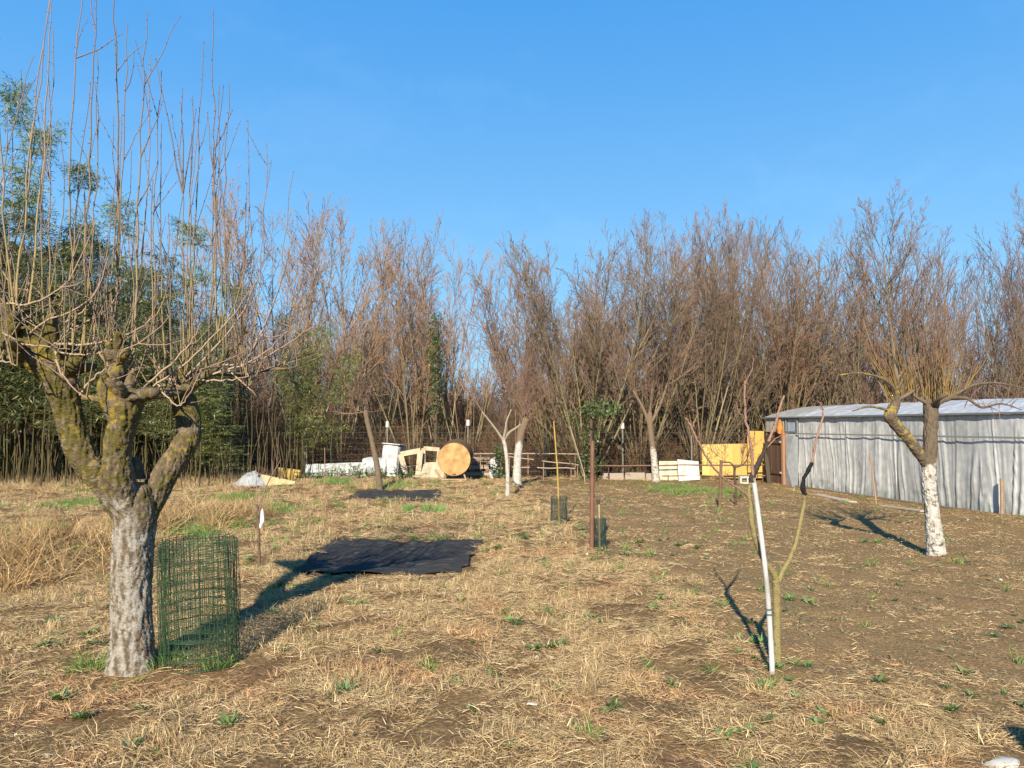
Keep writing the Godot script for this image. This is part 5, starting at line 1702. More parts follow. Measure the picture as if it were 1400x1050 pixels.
	# knuckles and stubs where it was cut back year after year
	for e in [[Vector3(-2.982, 2.051, -4.880), 0.11, 9], [Vector3(-2.873, 1.913, -4.900), 0.1, 5], [Vector3(-2.447, 1.757, -4.870), 0.1, 9], [Vector3(-2.475, 2.013, -4.820), 0.03, 4], [Vector3(-2.249, 1.785, -5.250), 0.09, 9], [Vector3(-3.159, 2.138, -4.860), 0.09, 6]]:
		for k in e[2]:
			var d := (rv(g) + Vector3(0, 0.9, 0.25)).normalized()
			var a: Vector3 = e[0] - o + d * (e[1] * 0.5)
			var r := g.randf_range(0.02, 0.042)
			var km := MB.new()
			bark_tube(km, [a, a + d * (e[1] * 0.6 + g.randf_range(0.0, 0.04)), a + d * (e[1] * 0.75 + g.randf_range(0.04, 0.12)) + rv(g) * 0.03], [r * 1.3, r * 1.15, r * 0.7], 18, 0.012, 0.012, paint, o)
			part("stub", km, M.bark, t)
	var low := Color(0.25, 0.185, 0.075)
	var high := Color(0.2, 0.15, 0.13)
	# where shoots can spring from: the pollard heads and the bent branches
	var sweep := [
		[Vector3(-3.096, 2.113, -4.800), Vector3(-2.909, 2.245, -4.750), Vector3(-2.701, 2.306, -4.700), Vector3(-2.569, 2.419, -4.700), Vector3(-2.486, 2.647, -4.700)], [Vector3(-3.108, 2.351, -4.700), Vector3(-2.941, 2.339, -4.650), Vector3(-2.757, 2.402, -4.600), Vector3(-2.630, 2.558, -4.600), Vector3(-2.528, 2.849, -4.600)], [Vector3(-2.918, 2.072, -4.850), Vector3(-2.704, 2.044, -4.800), Vector3(-2.521, 2.067, -4.800), Vector3(-2.315, 2.108, -4.750), Vector3(-2.093, 2.283, -4.700)], [Vector3(-2.897, 2.118, -4.850), Vector3(-2.614, 2.113, -4.800), Vector3(-2.387, 2.182, -4.800), Vector3(-2.229, 2.298, -4.800)],
		[Vector3(-2.866, 2.076, -4.800), Vector3(-2.780, 1.967, -4.700), Vector3(-2.681, 1.852, -4.650), Vector3(-2.540, 1.757, -4.600)], [Vector3(-2.311, 1.871, -5.000), Vector3(-2.215, 1.774, -4.950), Vector3(-2.121, 1.726, -4.900), Vector3(-2.062, 1.796, -4.900), Vector3(-1.986, 1.959, -4.900)], [Vector3(-2.090, 1.901, -5.100), Vector3(-1.896, 1.901, -5.100), Vector3(-1.750, 1.925, -5.100)], [Vector3(-2.311, 1.854, -4.950), Vector3(-2.104, 1.983, -4.900), Vector3(-1.921, 2.161, -4.900), Vector3(-1.783, 2.312, -4.900), Vector3(-1.646, 2.525, -4.900)], [Vector3(-2.380, 1.819, -4.900), Vector3(-2.197, 1.956, -4.850), Vector3(-2.039, 2.118, -4.850), Vector3(-1.973, 2.258, -4.850)],
		[Vector3(-2.004, 2.010, -5.250), Vector3(-1.796, 2.039, -5.300), Vector3(-1.595, 2.141, -5.300), Vector3(-1.369, 2.294, -5.300)], [Vector3(-2.058, 1.947, -5.200), Vector3(-1.836, 2.006, -5.200), Vector3(-1.664, 2.106, -5.200), Vector3(-1.542, 2.231, -5.200)], [Vector3(-2.206, 1.932, -5.200), Vector3(-1.988, 2.156, -5.200), Vector3(-1.794, 2.456, -5.200), Vector3(-1.690, 2.758, -5.200)], [Vector3(-1.836, 2.006, -5.200), Vector3(-1.739, 2.156, -5.200), Vector3(-1.634, 2.406, -5.200), Vector3(-1.573, 2.607, -5.200)], [Vector3(-3.142, 2.265, -4.900), Vector3(-3.196, 2.454, -4.900), Vector3(-3.271, 2.596, -4.900), Vector3(-3.349, 2.787, -4.900)], [Vector3(-2.858, 2.194, -4.900), Vector3(-2.720, 2.265, -4.900), Vector3(-2.556, 2.352, -4.850), Vector3(-2.468, 2.539, -4.850)], [Vector3(-2.544, 1.956, -4.850), Vector3(-2.590, 2.067, -4.800), Vector3(-2.626, 2.182, -4.800), Vector3(-2.620, 2.298, -4.800)], [Vector3(-2.279, 1.882, -5.200), Vector3(-2.429, 2.010, -5.250), Vector3(-2.483, 2.161, -5.250), Vector3(-2.524, 2.363, -5.250)], [Vector3(-2.999, 2.194, -4.900), Vector3(-2.872, 2.303, -5.000), Vector3(-2.756, 2.423, -5.000), Vector3(-2.690, 2.617, -5.000), Vector3(-2.647, 2.811, -5.000)], [Vector3(-3.146, 2.147, -4.700), Vector3(-3.118, 2.003, -4.600), Vector3(-2.963, 1.973, -4.500), Vector3(-2.898, 1.952, -4.500)], [Vector3(-2.753, 1.796, -4.900), Vector3(-2.658, 1.886, -4.850), Vector3(-2.519, 1.975, -4.800), Vector3(-2.361, 2.067, -4.800)], [Vector3(-1.953, 1.985, -5.250), Vector3(-1.809, 1.882, -5.200), Vector3(-1.733, 1.808, -5.200)], [Vector3(-3.157, 2.176, -4.750), Vector3(-3.009, 2.102, -4.700), Vector3(-2.813, 2.074, -4.600), Vector3(-2.658, 2.056, -4.600)]]
	var heads := [[Vector3(-2.888, 1.936, -4.900), Vector3(-2.993, 2.084, -4.880), Vector3(-3.136, 2.157, -4.860), Vector3(-3.311, 2.224, -4.840), Vector3(-3.494, 2.321, -4.800)], [Vector3(-2.479, 1.702, -4.880), Vector3(-2.448, 1.771, -4.870), Vector3(-2.412, 1.818, -4.870)], [Vector3(-2.545, 1.848, -4.830), Vector3(-2.492, 1.940, -4.820), Vector3(-2.475, 2.023, -4.820)], [Vector3(-2.203, 1.709, -5.240), Vector3(-2.249, 1.810, -5.250), Vector3(-2.281, 1.885, -5.250)], [Vector3(-2.357, 1.807, -4.950), Vector3(-2.270, 1.821, -5.050), Vector3(-2.149, 1.874, -5.150), Vector3(-2.058, 1.966, -5.200), Vector3(-2.004, 2.030, -5.250), Vector3(-1.944, 2.126, -5.300)], [Vector3(-1.870, 1.953, -5.300), Vector3(-1.684, 1.992, -5.350), Vector3(-1.545, 2.006, -5.400)], [Vector3(-2.982, 2.119, -4.860), Vector3(-3.056, 2.220, -4.840), Vector3(-3.137, 2.254, -4.820), Vector3(-3.219, 2.353, -4.800)]]
	var feet := []
	for q in sweep:
		for p in smooth_path(rel(q, o), 4):
			feet.push_back(p)
	for q in heads:
		for p in smooth_path(rel(q, o), 6):
			for k in 2:
				feet.push_back(p + Vector3(g.randf_range(-0.06, 0.06), 0.02, g.randf_range(-0.06, 0.06)))
	# [foot, tip, thickness]
	var tall := [[Vector3(-3.113, 2.238, -4.700), Vector3(-3.201, 4.465, -4.700), 9], [Vector3(-2.951, 2.391, -4.750), Vector3(-3.043, 4.447, -4.750), 10], [Vector3(-3.014, 2.359, -4.900), Vector3(-3.091, 4.686, -4.900), 9], [Vector3(-3.057, 2.399, -5.000), Vector3(-3.115, 4.597, -5.000), 9], [Vector3(-2.924, 2.134, -5.000), Vector3(-2.973, 4.159, -5.000), 7], [Vector3(-2.779, 2.194, -4.900), Vector3(-2.810, 4.637, -4.900), 9], [Vector3(-2.706, 2.129, -4.950), Vector3(-2.697, 4.643, -4.950), 10], [Vector3(-2.546, 2.025, -4.850), Vector3(-2.526, 4.655, -4.850), 11], [Vector3(-2.577, 2.038, -5.000), Vector3(-2.617, 4.335, -5.000), 9], [Vector3(-2.419, 1.889, -4.900), Vector3(-2.447, 4.374, -4.900), 12], [Vector3(-2.498, 1.877, -5.100), Vector3(-2.514, 4.185, -5.100), 8], [Vector3(-2.360, 1.919, -5.000), Vector3(-2.414, 4.044, -5.000), 7], [Vector3(-2.296, 1.974, -5.100), Vector3(-2.287, 3.209, -5.100), 9], [Vector3(-2.233, 2.006, -5.200), Vector3(-2.215, 3.883, -5.200), 8], [Vector3(-2.242, 1.935, -5.250), Vector3(-2.190, 4.335, -5.250), 9], [Vector3(-2.039, 2.035, -5.250), Vector3(-2.038, 4.440, -5.250), 10], [Vector3(-2.073, 2.014, -5.300), Vector3(-2.011, 3.927, -5.300), 7], [Vector3(-1.964, 2.116, -5.300), Vector3(-1.949, 3.953, -5.300), 8], [Vector3(-2.083, 1.981, -5.200), Vector3(-2.086, 3.522, -5.200), 9], [Vector3(-2.260, 2.002, -5.150), Vector3(-2.253, 3.800, -5.150), 7], [Vector3(-2.075, 1.991, -5.000), Vector3(-2.122, 3.646, -5.000), 6], [Vector3(-2.551, 1.852, -5.100), Vector3(-2.726, 3.763, -5.100), 8], [Vector3(-2.725, 1.998, -5.100), Vector3(-2.822, 4.144, -5.100), 7], [Vector3(-1.874, 2.166, -5.300), Vector3(-1.883, 3.168, -5.300), 6], [Vector3(-3.386, 2.356, -5.200), Vector3(-3.427, 4.246, -5.200), 8], [Vector3(-1.883, 2.177, -5.400), Vector3(-1.852, 3.288, -5.400), 6], [Vector3(-2.894, 2.251, -4.800), Vector3(-2.834, 3.564, -4.800), 7], [Vector3(-2.367, 1.953, -5.150), Vector3(-2.389, 3.657, -5.150), 8], [Vector3(-1.948, 2.096, -5.100), Vector3(-1.981, 3.435, -5.100), 7], [Vector3(-2.797, 2.091, -5.050), Vector3(-2.842, 3.918, -5.050), 8], [Vector3(-1.779, 2.125, -5.400), Vector3(-1.711, 3.570, -5.400), 5]]
	var lines := PackedVector3Array()
	for e in tall:
		var a := root_of(feet, e[0] - o)
		var b: Vector3 = e[1] - o + Vector3(0, 0, g.randf_range(-0.2, 0.2))
		var line := shoot(m, g, a, b, e[2] * 0.00086, low * g.randf_range(0.85, 1.15), high * g.randf_range(0.85, 1.15), Vector3(g.randf_range(-0.04, 0.04), 0, g.randf_range(-0.04, 0.04)), 0.055, 5, 0.0024)
		lines.append_array(line)
		# side spurs on the upper half
		for k in g.randi() % 4:
			var p := line[int(line.size() * g.randf_range(0.35, 0.85))]
			shoot(m, g, p, p + Vector3(g.randf_range(-0.2, 0.2), g.randf_range(0.2, 0.55), g.randf_range(-0.15, 0.15)), 0.0042, high, high, rv(g) * 0.02, 0.05, 3, 0.0018)
	for e in [[Vector3(-2.287, 3.209, -5.100), Vector3(-2.422, 4.093, -5.100)], [Vector3(-2.287, 3.209, -5.100), Vector3(-2.141, 3.738, -5.100)], [Vector3(-2.791, 4.005, -4.900), Vector3(-2.573, 4.193, -4.950)], [Vector3(-2.091, 3.497, -5.200), Vector3(-1.930, 3.780, -5.200)], [Vector3(-2.421, 3.363, -4.900), Vector3(-2.324, 3.745, -5.000)], [Vector3(-2.433, 3.098, -4.900), Vector3(-2.347, 3.325, -5.000)], [Vector3(-2.287, 3.234, -5.100), Vector3(-2.234, 3.890, -5.100)]]:
		var a := root_of(Array(lines), e[0] - o)
		shoot(m, g, a, e[1] - o, 0.006, high, high, Vector3(0.0, -0.02, 0), 0.05, 4, 0.002)
	# shorter upright shoots between
	for i in 62:
		var a: Vector3 = feet[g.randi() % feet.size()]
		var ln := g.randf_range(0.3, 1.3)
		var b := a + Vector3(g.randf_range(-0.2, 0.24), 1.0, g.randf_range(-0.25, 0.25)) * ln
		shoot(m, g, a, b, g.randf_range(0.003, 0.0065), low * g.randf_range(0.8, 1.2), high, Vector3(g.randf_range(-0.06, 0.06), 0, g.randf_range(-0.03, 0.03)), 0.07, 4)
	part("upright_shoots", m, M.twig, t)
	# bent, sweeping branches
	m = MB.new()
	for q in sweep:
		var pts := smooth_path(rel(q, o), 5)
		var rr := PackedFloat32Array()
		var cc := PackedColorArray()
		var r0 := g.randf_range(0.0065, 0.0105)
		for i in pts.size():
			var f := float(i) / (pts.size() - 1)
			rr.push_back(lerpf(r0, 0.0028, f))
			cc.push_back(Color(0.36, 0.27, 0.18).lerp(Color(0.29, 0.18, 0.14), f))
			if i > 0:
				pts[i] += rv(g) * 0.006
		m.tube(pts, rr, cc, 5)
		for k in 3:
			var i := 2 + g.randi() % (pts.size() - 3)
			shoot(m, g, pts[i], pts[i] + Vector3(g.randf_range(-0.15, 0.2), g.randf_range(0.15, 0.7), g.randf_range(-0.15, 0.15)), 0.0048, low, high, rv(g) * 0.03, 0.06, 3, 0.002)
	for i in 75:    # fine twiggy tangle round the pollard heads
		var a: Vector3 = feet[g.randi() % feet.size()]
		shoot(m, g, a, a + Vector3(g.randf_range(-0.4, 0.4), g.randf_range(0.0, 0.45), g.randf_range(-0.3, 0.3)), 0.0045, Color(0.33, 0.23, 0.15), Color(0.27, 0.17, 0.14), rv(g) * 0.06, 0.06, 3, 0.0018)
	part("sweeping_branches", m, M.twig, t)

func root_of(feet: Array, p: Vector3) -> Vector3:   # the nearest place on the branches
	var best := p
	var far := 1e9
	for q in feet:
		var d: float = Vector2(q.x - p.x, q.y - p.y).length_squared() + 0.15 * (q.z - p.z) * (q.z - p.z)
		if d < far:
			far = d
			best = q
	return best

func young_tree() -> void:
	var olive := Color(0.30, 0.245, 0.105)
	var paint := func(p: Vector3, n: Vector3, f: float) -> Color: return olive.lerp(Color(0.22, 0.16, 0.085), smoothstep(0.0, 0.6, nf.get_noise_3dv(p * 14.0)))
	var t := fruit_tree("young_tree", "young grafted tree with a Y fork tied to the white pole", [
		[[Vector3(1.786, -0.006, -5.280), Vector3(1.789, 0.130, -5.280), Vector3(1.792, 0.325, -5.280), Vector3(1.795, 0.496, -5.280), Vector3(1.791, 0.545, -5.280)], [0.036, 0.028, 0.026, 0.026, 0.028], 20, 0.015, 0.004],
		[[Vector3(1.796, 0.530, -5.280), Vector3(1.774, 0.600, -5.270), Vector3(1.724, 0.658, -5.250), Vector3(1.676, 0.736, -5.220), Vector3(1.632, 0.837, -5.200), Vector3(1.609, 0.948, -5.200), Vector3(1.602, 1.070, -5.200), Vector3(1.593, 1.158, -5.200), Vector3(1.619, 1.241, -5.200)], [0.02, 0.02, 0.019, 0.018, 0.018, 0.017, 0.016, 0.014, 0.016], 16, 0.015, 0.003],
		[[Vector3(1.801, 0.530, -5.280), Vector3(1.844, 0.605, -5.300), Vector3(1.907, 0.693, -5.330), Vector3(1.960, 0.793, -5.360), Vector3(2.000, 0.926, -5.380), Vector3(2.036, 1.050, -5.400), Vector3(2.042, 1.126, -5.400)], [0.019, 0.016, 0.015, 0.014, 0.013, 0.012, 0.013], 16, 0.015, 0.003]], paint, [], 19, {}, "")
	var o := t.position
	var wrap := MB.new()
	bark_tube(wrap, rel([Vector3(2.047, 1.116, -5.400), Vector3(2.033, 1.161, -5.400), Vector3(2.039, 1.227, -5.400), Vector3(2.071, 1.288, -5.400), Vector3(2.098, 1.339, -5.400)], o), [0.014, 0.017, 0.012, 0.014, 0.01], 12, 0.008, 0.008, func(_p, _n, _f): return Color(0.03, 0.028, 0.028))
	part("graft_tape", wrap, M.fabric, t)
	wrap = MB.new()
	bark_tube(wrap, rel([Vector3(1.624, 1.202, -5.200), Vector3(1.609, 1.241, -5.200), Vector3(1.645, 1.315, -5.200), Vector3(1.686, 1.403, -5.200), Vector3(1.727, 1.492, -5.200)], o), [0.016, 0.02, 0.02, 0.015, 0.012], 12, 0.008, 0.008, func(_p, _n, _f): return Color(0.075, 0.06, 0.05))
	part("graft_tape", wrap, M.fabric, t)
	var g := RandomNumberGenerator.new()
	g.seed = 191
	var red := Color(0.27, 0.16, 0.115)
	var pathy := func(q: Array, r0: float, r1: float) -> void:
		var m := MB.new()
		var pts := smooth_path(rel(q, o), 5)
		var rr := PackedFloat32Array()
		var cc := PackedColorArray()
		for i in pts.size():
			var f := float(i) / (pts.size() - 1)
			rr.push_back(lerpf(r0, r1, f) * (1.0 + 0.12 * sin(i * 2.3)))
			cc.push_back(red * g.randf_range(0.85, 1.15))
			if i > 0:
				pts[i] += rv(g) * 0.004
		m.tube(pts, rr, cc, 7)
		for i in pts.size() - 1:
			var dr := (rv(g) + (pts[i + 1] - pts[i]).normalized()).normalized()
			m.rod(pts[i], pts[i] + dr * (0.012 + rr[i]), rr[i] * 0.7, 0.002, red * 0.8, 4, false)
		part("shoot", m, M.twig, t)
	pathy.call([Vector3(2.098, 1.334, -5.400), Vector3(2.126, 1.467, -5.400), Vector3(2.149, 1.559, -5.400), Vector3(2.182, 1.672, -5.400), Vector3(2.178, 1.733, -5.400)], 0.009, 0.006)
	pathy.call([Vector3(2.178, 1.728, -5.400), Vector3(2.163, 1.759, -5.400), Vector3(2.148, 1.780, -5.400)], 0.004, 0.002)
	pathy.call([Vector3(1.619, 1.227, -5.200), Vector3(1.610, 1.365, -5.180), Vector3(1.589, 1.512, -5.150), Vector3(1.563, 1.634, -5.140), Vector3(1.550, 1.780, -5.120), Vector3(1.551, 1.901, -5.100)], 0.011, 0.006)
	pathy.call([Vector3(1.727, 1.492, -5.200), Vector3(1.768, 1.585, -5.200), Vector3(1.800, 1.684, -5.200), Vector3(1.842, 1.808, -5.200)], 0.01, 0.006)
	pathy.call([Vector3(1.593, 1.129, -5.200), Vector3(1.486, 1.196, -5.150), Vector3(1.376, 1.272, -5.100), Vector3(1.283, 1.380, -5.050), Vector3(1.210, 1.491, -5.000), Vector3(1.164, 1.591, -5.000), Vector3(1.131, 1.647, -5.000)], 0.008, 0.005)
	pathy.call([Vector3(1.706, 1.437, -5.200), Vector3(1.777, 1.511, -5.200), Vector3(1.884, 1.550, -5.250)], 0.004, 0.002)
	pathy.call([Vector3(1.168, 1.581, -5.000), Vector3(1.188, 1.633, -5.000), Vector3(1.208, 1.676, -5.000)], 0.004, 0.002)
	pathy.call([Vector3(1.563, 1.634, -5.140), Vector3(1.504, 1.697, -5.100), Vector3(1.485, 1.765, -5.100)], 0.003, 0.0015)
	pathy.call([Vector3(1.550, 1.877, -5.100), Vector3(1.596, 1.974, -5.100), Vector3(1.607, 2.047, -5.100)], 0.003, 0.0015)
	# white pole with its ties
	var p := thing("white_pole", "slender white pole leaning beside the young grafted tree", "pole", on(Vector3(1.693, 0, -5.091)))
	var m := MB.new()
	var pts := PackedVector3Array()
	var rr := PackedFloat32Array()
	var cc := PackedColorArray()
	var q := smooth_path(rel([Vector3(1.695, -0.017, -5.100), Vector3(1.689, 0.180, -5.100), Vector3(1.672, 0.533, -5.100), Vector3(1.639, 0.866, -5.100), Vector3(1.597, 1.224, -5.100)], p.position), 6)
	for i in q.size():
		pts.push_back(q[i]); rr.push_back(lerpf(0.0175, 0.0145, float(i) / q.size()) * (1.06 if i % 3 == 0 else 1.0))
		cc.push_back(Color(0.62, 0.61, 0.60) * (0.9 + 0.1 * nf.get_noise_2d(i * 2.0, 1.0)))
	m.tube(pts, rr, cc, 14, true)
	part("shaft", m, M.paint, p)
	for e in [[Vector3(1.681, 0.368, -5.100), 0.02], [Vector3(1.677, 0.401, -5.100), 0.02], [Vector3(1.703, 0.170, -5.120), 0.022]]:
		var tie := MB.new()
		tie.tube(pv([e[0] - p.position - Vector3(0, 0.006, 0), e[0] - p.position + Vector3(0, 0.006, 0)]), PackedFloat32Array([e[1], e[1]]), PackedColorArray([Color(0.08, 0.13, 0.11), Color(0.08, 0.13, 0.11)]), 12)
		part("tie", tie, M.wire, p)

# ---------- things close to the camera ----------
func build_near_things() -> void:
	var g := RandomNumberGenerator.new()
	g.seed = 66
	# roll of green wire mesh
	var base := on(Vector3(-2.07, 0, -5.2))
	var o := thing("wire_mesh_roll", "upright roll of green coated wire mesh beside the pollarded tree", "mesh roll", base)
	o.rotation_degrees = Vector3(0, 0, 2.5)
	var R := 0.252
	for k in 4:
		var m := MB.new()
		var r := R - k * 0.014
		var nv := 26
		var hh := 0.80 + 0.015 * k
		var lean := Vector3(g.randf_range(-0.02, 0.02), 0, g.randf_range(-0.02, 0.02))
		for i in nv:
			var a := TAU * (i + g.randf_range(-0.12, 0.12)) / nv + k * 0.09
			var pts := PackedVector3Array()
			var rr := PackedFloat32Array()
			var cc := PackedColorArray()
			for j in 6:
				var y := hh * j / 5.0
				var rad := r * (1.0 + 0.05 * nz.get_noise_2d(a * 1.5, y * 3.0 + k))
				pts.push_back(Vector3(cos(a) * rad, y - 0.01, sin(a) * rad) + lean * y + Vector3(0.012 * nf.get_noise_2d(y * 2.0, i), 0, 0))
				rr.push_back(0.0019)
				cc.push_back(Color(0.035, 0.072, 0.03) * g.randf_range(0.8, 1.3))
			m.tube(pts, rr, cc, 4)
		for j in 14:
			var y := hh * (j + 0.15) / 13.3
			var pts := PackedVector3Array()
			var rr := PackedFloat32Array()
			var cc := PackedColorArray()
			for i in 31:
				var a := TAU * i / 30.0
				var rad := (r + 0.002) * (1.0 + 0.05 * nz.get_noise_2d(a * 1.5 if i < 30 else 0.0, y * 3.0 + k))
				pts.push_back(Vector3(cos(a) * rad, y + 0.012 * nz.get_noise_2d(cos(a) * 2.0, sin(a) * 2.0 + j), sin(a) * rad) + lean * y)
				rr.push_back(0.0019)
				cc.push_back(Color(0.037, 0.078, 0.033))
			m.tube(pts, rr, cc, 4)
		part("mesh_layer", m, M.wire, o)
	# weed-control mats
	mat_sheet("weed_mat", "large black woven weed mat spread on the dry grass", [Vector3(-2.289, 0, -8.118), Vector3(-0.532, 0, -8.080), Vector3(-0.381, 0, -10.371), Vector3(-2.448, 0, -10.562)], 0.013, 3.0)
	mat_sheet("weed_mat", "smaller faded black weed mat farther back by the leaning tree", [Vector3(-3.621, 0, -16.952), Vector3(-1.602, 0, -16.304), Vector3(-1.638, 0, -18.826), Vector3(-3.698, 0, -18.620)], 0.014, 8.0)
	# cane and guard
	stick("bamboo_cane", "upright yellow bamboo cane standing in a green mesh guard", [Vector3(0.767, 0.010, -12.500), Vector3(0.734, 0.914, -12.500), Vector3(0.677, 1.671, -12.500)], 0.016, 0.011, Color(0.46, 0.31, 0.09))
	guard(Vector3(0.760, 0, -12.580), 0.26, 0.44, "wide green netting guard round the yellow cane")
	guard(Vector3(1.093, 0, -9.669), 0.15, 0.40, "narrow green netting guard beside the rusty post")
	stick("wooden_stake", "pale wooden stake inside the narrow green guard", [Vector3(1.087, 0.017, -9.620), Vector3(1.082, 0.620, -9.620)], 0.011, 0.01, Color(0.44, 0.36, 0.2))
	var rp := stick("rusty_post", "upright rusty iron post in the middle of the plot", [Vector3(0.985, 0.003, -9.600), Vector3(1.002, 1.409, -9.600)], 0.031, 0.03, Color(0.19, 0.085, 0.05), M.metal)
	# sapling beside the post
	var sp := thing("sapling", "small dark sapling with a knob leaning on the rusty post", "sapling", on(Vector3(1.112, 0, -10.008)), "")
	var m := MB.new()
	for e in [[Vector3(1.076, 0.161, -9.680), Vector3(1.089, 0.650, -9.680), 0.011], [Vector3(1.079, 0.650, -9.680), Vector3(0.996, 0.779, -9.660), 0.01], [Vector3(1.005, 0.761, -9.660), Vector3(0.918, 0.938, -9.600), 0.008], [Vector3(1.079, 0.650, -9.680), Vector3(1.138, 0.849, -9.700), 0.008], [Vector3(1.070, 0.668, -9.680), Vector3(1.047, 0.995, -9.700), 0.006]]:
		shoot(m, g, e[0] - sp.position, e[1] - sp.position, e[2], Color(0.12, 0.08, 0.055), Color(0.2, 0.12, 0.08), rv(g) * 0.02, 0.05, 6)
	m.rod(Vector3(0, -0.05, 0) + Vector3(0.0, 0, 0), Vector3(1.077, 0.179, -9.680) - sp.position, 0.012, 0.011, Color(0.14, 0.09, 0.06), 6)
	part("stem", m, M.twig, sp)
	m = MB.new()
	m.tube(pv([Vector3(0, -0.03, 0), Vector3(0, -0.02, 0), Vector3(0, 0.0, 0), Vector3(0, 0.02, 0), Vector3(0, 0.03, 0)]), PackedFloat32Array([0.005, 0.022, 0.027, 0.022, 0.005]), PackedColorArray([Color(0.1, 0.07, 0.05), Color(0.1, 0.07, 0.05), Color(0.1, 0.07, 0.05), Color(0.1, 0.07, 0.05), Color(0.1, 0.07, 0.05)]), 10)
	var kn := part("knob", m, M.bark, sp)
	kn.position = Vector3(1.079, 0.650, -9.680) - sp.position
	stick("thin_stake", "very thin upright stick between the sapling and the far mat", [Vector3(-3.226, 0.021, -13.400), Vector3(-3.254, 1.219, -13.400)], 0.009, 0.006, Color(0.34, 0.24, 0.15))
	stick("leaning_cane", "thin pale cane leaning on the ivy-covered stump", [Vector3(2.007, 0.197, -21.200), Vector3(1.591, 1.600, -21.200)], 0.018, 0.014, Color(0.36, 0.3, 0.22))
	# daffodil leaves
	for e in [[Vector3(-1.324, 0, -14.025), 0.24, "brightest daffodil clump, with upright leaves, nearest the middle"], [Vector3(-1.928, 0, -14.380), 0.2, "left daffodil clump of short green leaves behind the big mat"], [Vector3(-1.575, 0, -14.380), 0.18, "small daffodil clump between the two larger ones"]]:
		var dt := thing("daffodil_clump", e[2], "plant", on(e[0]), "daffodil clumps behind the big mat")
		m = MB.new()
		for i in 34:
			var a := g.randf() * TAU
			var tl := g.randf_range(0.03, 0.4)
			blade(m, g, Vector3(cos(a), 0, sin(a)) * g.randf() * 0.11, Vector3(cos(a) * sin(tl), cos(tl), sin(a) * sin(tl)), e[1] * g.randf_range(0.7, 1.15), 0.016, Vector3(cos(a), -0.3, sin(a)) * 0.1, Color(0.07, 0.2, 0.04).lerp(Color(0.13, 0.28, 0.07), g.randf()))
		part("leaves", m, M.leaf, dt)
	# tufts of green grass by the trunk and the cage
	for e in [[Vector3(-2.728, 0, -5.106), 0.14, "bright green grass tuft left of the pollarded trunk"], [Vector3(-2.251, 0, -5.106), 0.13, "green grass tuft at the left foot of the mesh roll"], [Vector3(-1.927, 0, -5.106), 0.12, "leafy green tuft at the right foot of the mesh roll"], [Vector3(-7.036, 0, -10.898), 0.25, "bright green grass tuft at the left edge of the picture"], [Vector3(-4.357, 0, -11.110), 0.22, "green grass tuft behind the mesh roll"]]:
		var tt := thing("grass_tuft", e[2], "grass tuft", on(e[0]), "single green tufts")
		m = MB.new()
		for i in 90:
			var a := g.randf() * TAU
			var tl := g.randf_range(0.05, 0.9)
			blade(m, g, Vector3(cos(a), 0, sin(a)) * sqrt(g.randf()) * 0.11, Vector3(cos(a) * sin(tl), cos(tl), sin(a) * sin(tl)), e[1] * g.randf_range(0.5, 1.1), 0.005, Vector3(cos(a), -0.5, sin(a)) * 0.2, Color(0.1, 0.2, 0.03).lerp(Color(0.2, 0.32, 0.07), g.randf()))
		part("blades", m, M.leaf, tt)
	# stone at the lower right
	var st := thing("pale_stone", "pale flat stone at the lower right corner", "stone", on(Vector3(2.341, 0, -3.753)))
	var lm := lump(77, 0.5)
	var so := MeshInstance3D.new()
	so.mesh = lm
	so.material_override = M.stone
	so.name = "rock"
	st.add_child(so)
	so.scale = Vector3(0.1, 0.035, 0.055)
	so.rotation.y = 0.3
	so.material_override = vmat(0.9, M.grain, 6.0, null, 0.0, 0.2)
	so.material_override.albedo_color = lin(0.62, 0.58, 0.5)
	# a pale splinter of wood in the foreground
	var ch := thing("wood_splinter", "small pale splinter of wood lying in the foreground", "splinter", on(Vector3(0.115, 0, -4.400)) + Vector3(0, 0.03, 0))
	m = MB.new()
	m.box(Vector3.ZERO, Vector3(0.055, 0.004, 0.03), Vector3(0, 0.006, 0), Vector3(-0.008, 0, 0.016), Color(0.75, 0.68, 0.55), 0.001)
	part("chip", m, M.wood, ch)
	# a gate post beside the viewpoint, out of view, whose shadow reaches the lower right corner
	stick("gate_post", "squat wooden post beside the viewpoint casting the shadow at lower right", [Vector3(2.16, 0, -1.62), Vector3(2.16, 1.36, -1.62)], 0.075, 0.07, Color(0.3, 0.22, 0.15))

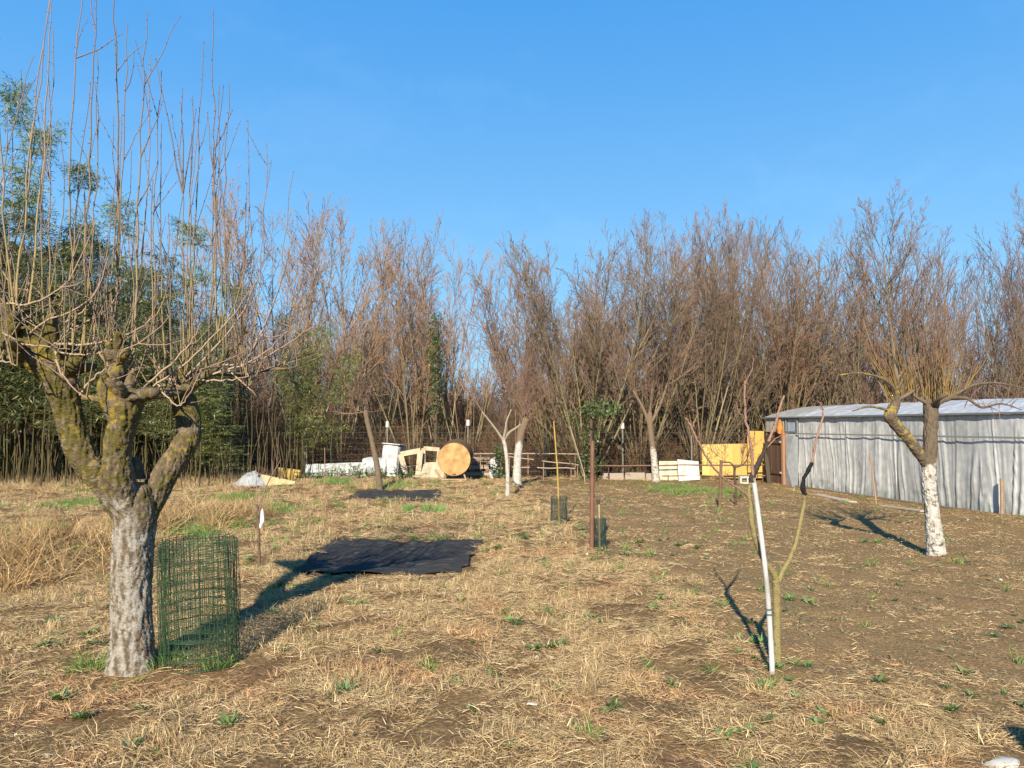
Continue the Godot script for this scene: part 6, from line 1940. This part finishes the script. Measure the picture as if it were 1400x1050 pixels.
func mat_sheet(called: String, label: String, q: Array, amp: float, seed_: float) -> void:
	var c: Vector3 = (q[0] + q[1] + q[2] + q[3]) * 0.25
	var o := thing(called, label, "weed mat", on(c), "black weed mats")
	var m := MB.new()
	var nx := 110
	var ny := 90
	for j in ny + 1:
		for i in nx + 1:
			var u := float(i) / nx
			var w := float(j) / ny
			var p: Vector3 = (q[0] as Vector3).lerp(q[1], u).lerp((q[3] as Vector3).lerp(q[2], u), w)
			p.x += 0.07 * nz.get_noise_2d(w * 3.0 + seed_, 2.0) * absf(u - 0.5) * 2.0
			p.z += 0.16 * nz.get_noise_2d(u * 2.6 + seed_, 7.0) * absf(w - 0.5) * 2.0
			var cr := 1.0 - absf(nz.get_noise_2d(p.x * 1.1 + seed_, p.z * 0.9 + p.x * 0.4)) * 2.6
			var cr2 := 1.0 - absf(nf.get_noise_2d(p.x * 1.3 - p.z * 0.6, p.z * 1.0 + seed_)) * 2.4
			var y := gh(p.x, p.z) + 0.022 + amp * (maxf(cr, 0.0) * 0.9 + maxf(cr2, 0.0) * 0.5) + 0.012 * nz.get_noise_2d(p.x * 3.0, p.z * 3.0)
			m.v.push_back(Vector3(p.x, y, p.z) - o.position)
			m.n.push_back(Vector3.ZERO)
			var dust := smoothstep(0.1, 0.6, nf.get_noise_2d(p.x * 2.6 + seed_, p.z * 5.0))
			m.c.push_back(Color(0.07, 0.066, 0.062).lerp(Color(0.17, 0.15, 0.12), dust * (0.5 if seed_ < 5.0 else 0.6)))
	finish_grid(m, nx, ny)
	part("cloth", m, M.fabric, o)

func guard(p: Vector3, w: float, h: float, label: String) -> void:
	var o := thing("plant_guard", label, "plant guard", on(p), "green netting guards")
	var m := MB.new()
	var r := w * 0.5
	var n := 40
	var col := Color(0.028, 0.06, 0.045)
	for i in n:
		var a := TAU * i / n
		var pts := PackedVector3Array()
		var rr := PackedFloat32Array()
		var cc := PackedColorArray()
		for j in 5:
			var y := h * j / 4.0 - 0.01
			var k := 1.0 + 0.14 * nz.get_noise_2d(cos(a) * 2.0 + p.x, sin(a) * 2.0 + y * 2.0)
			pts.push_back(Vector3(cos(a) * r * k, y, sin(a) * r * k)); rr.push_back(0.0022); cc.push_back(col)
		m.tube(pts, rr, cc, 3)
	for j in 26:
		var y := h * j / 25.0
		var pts := PackedVector3Array()
		var rr := PackedFloat32Array()
		var cc := PackedColorArray()
		for i in 21:
			var a := TAU * i / 20.0
			var k := 1.0 + 0.14 * nz.get_noise_2d(cos(a) * 2.0 + p.x, sin(a) * 2.0 + y * 2.0)
			pts.push_back(Vector3(cos(a) * r * k, y, sin(a) * r * k)); rr.push_back(0.0022); cc.push_back(col)
		m.tube(pts, rr, cc, 3)
	part("netting", m, M.netting, o)
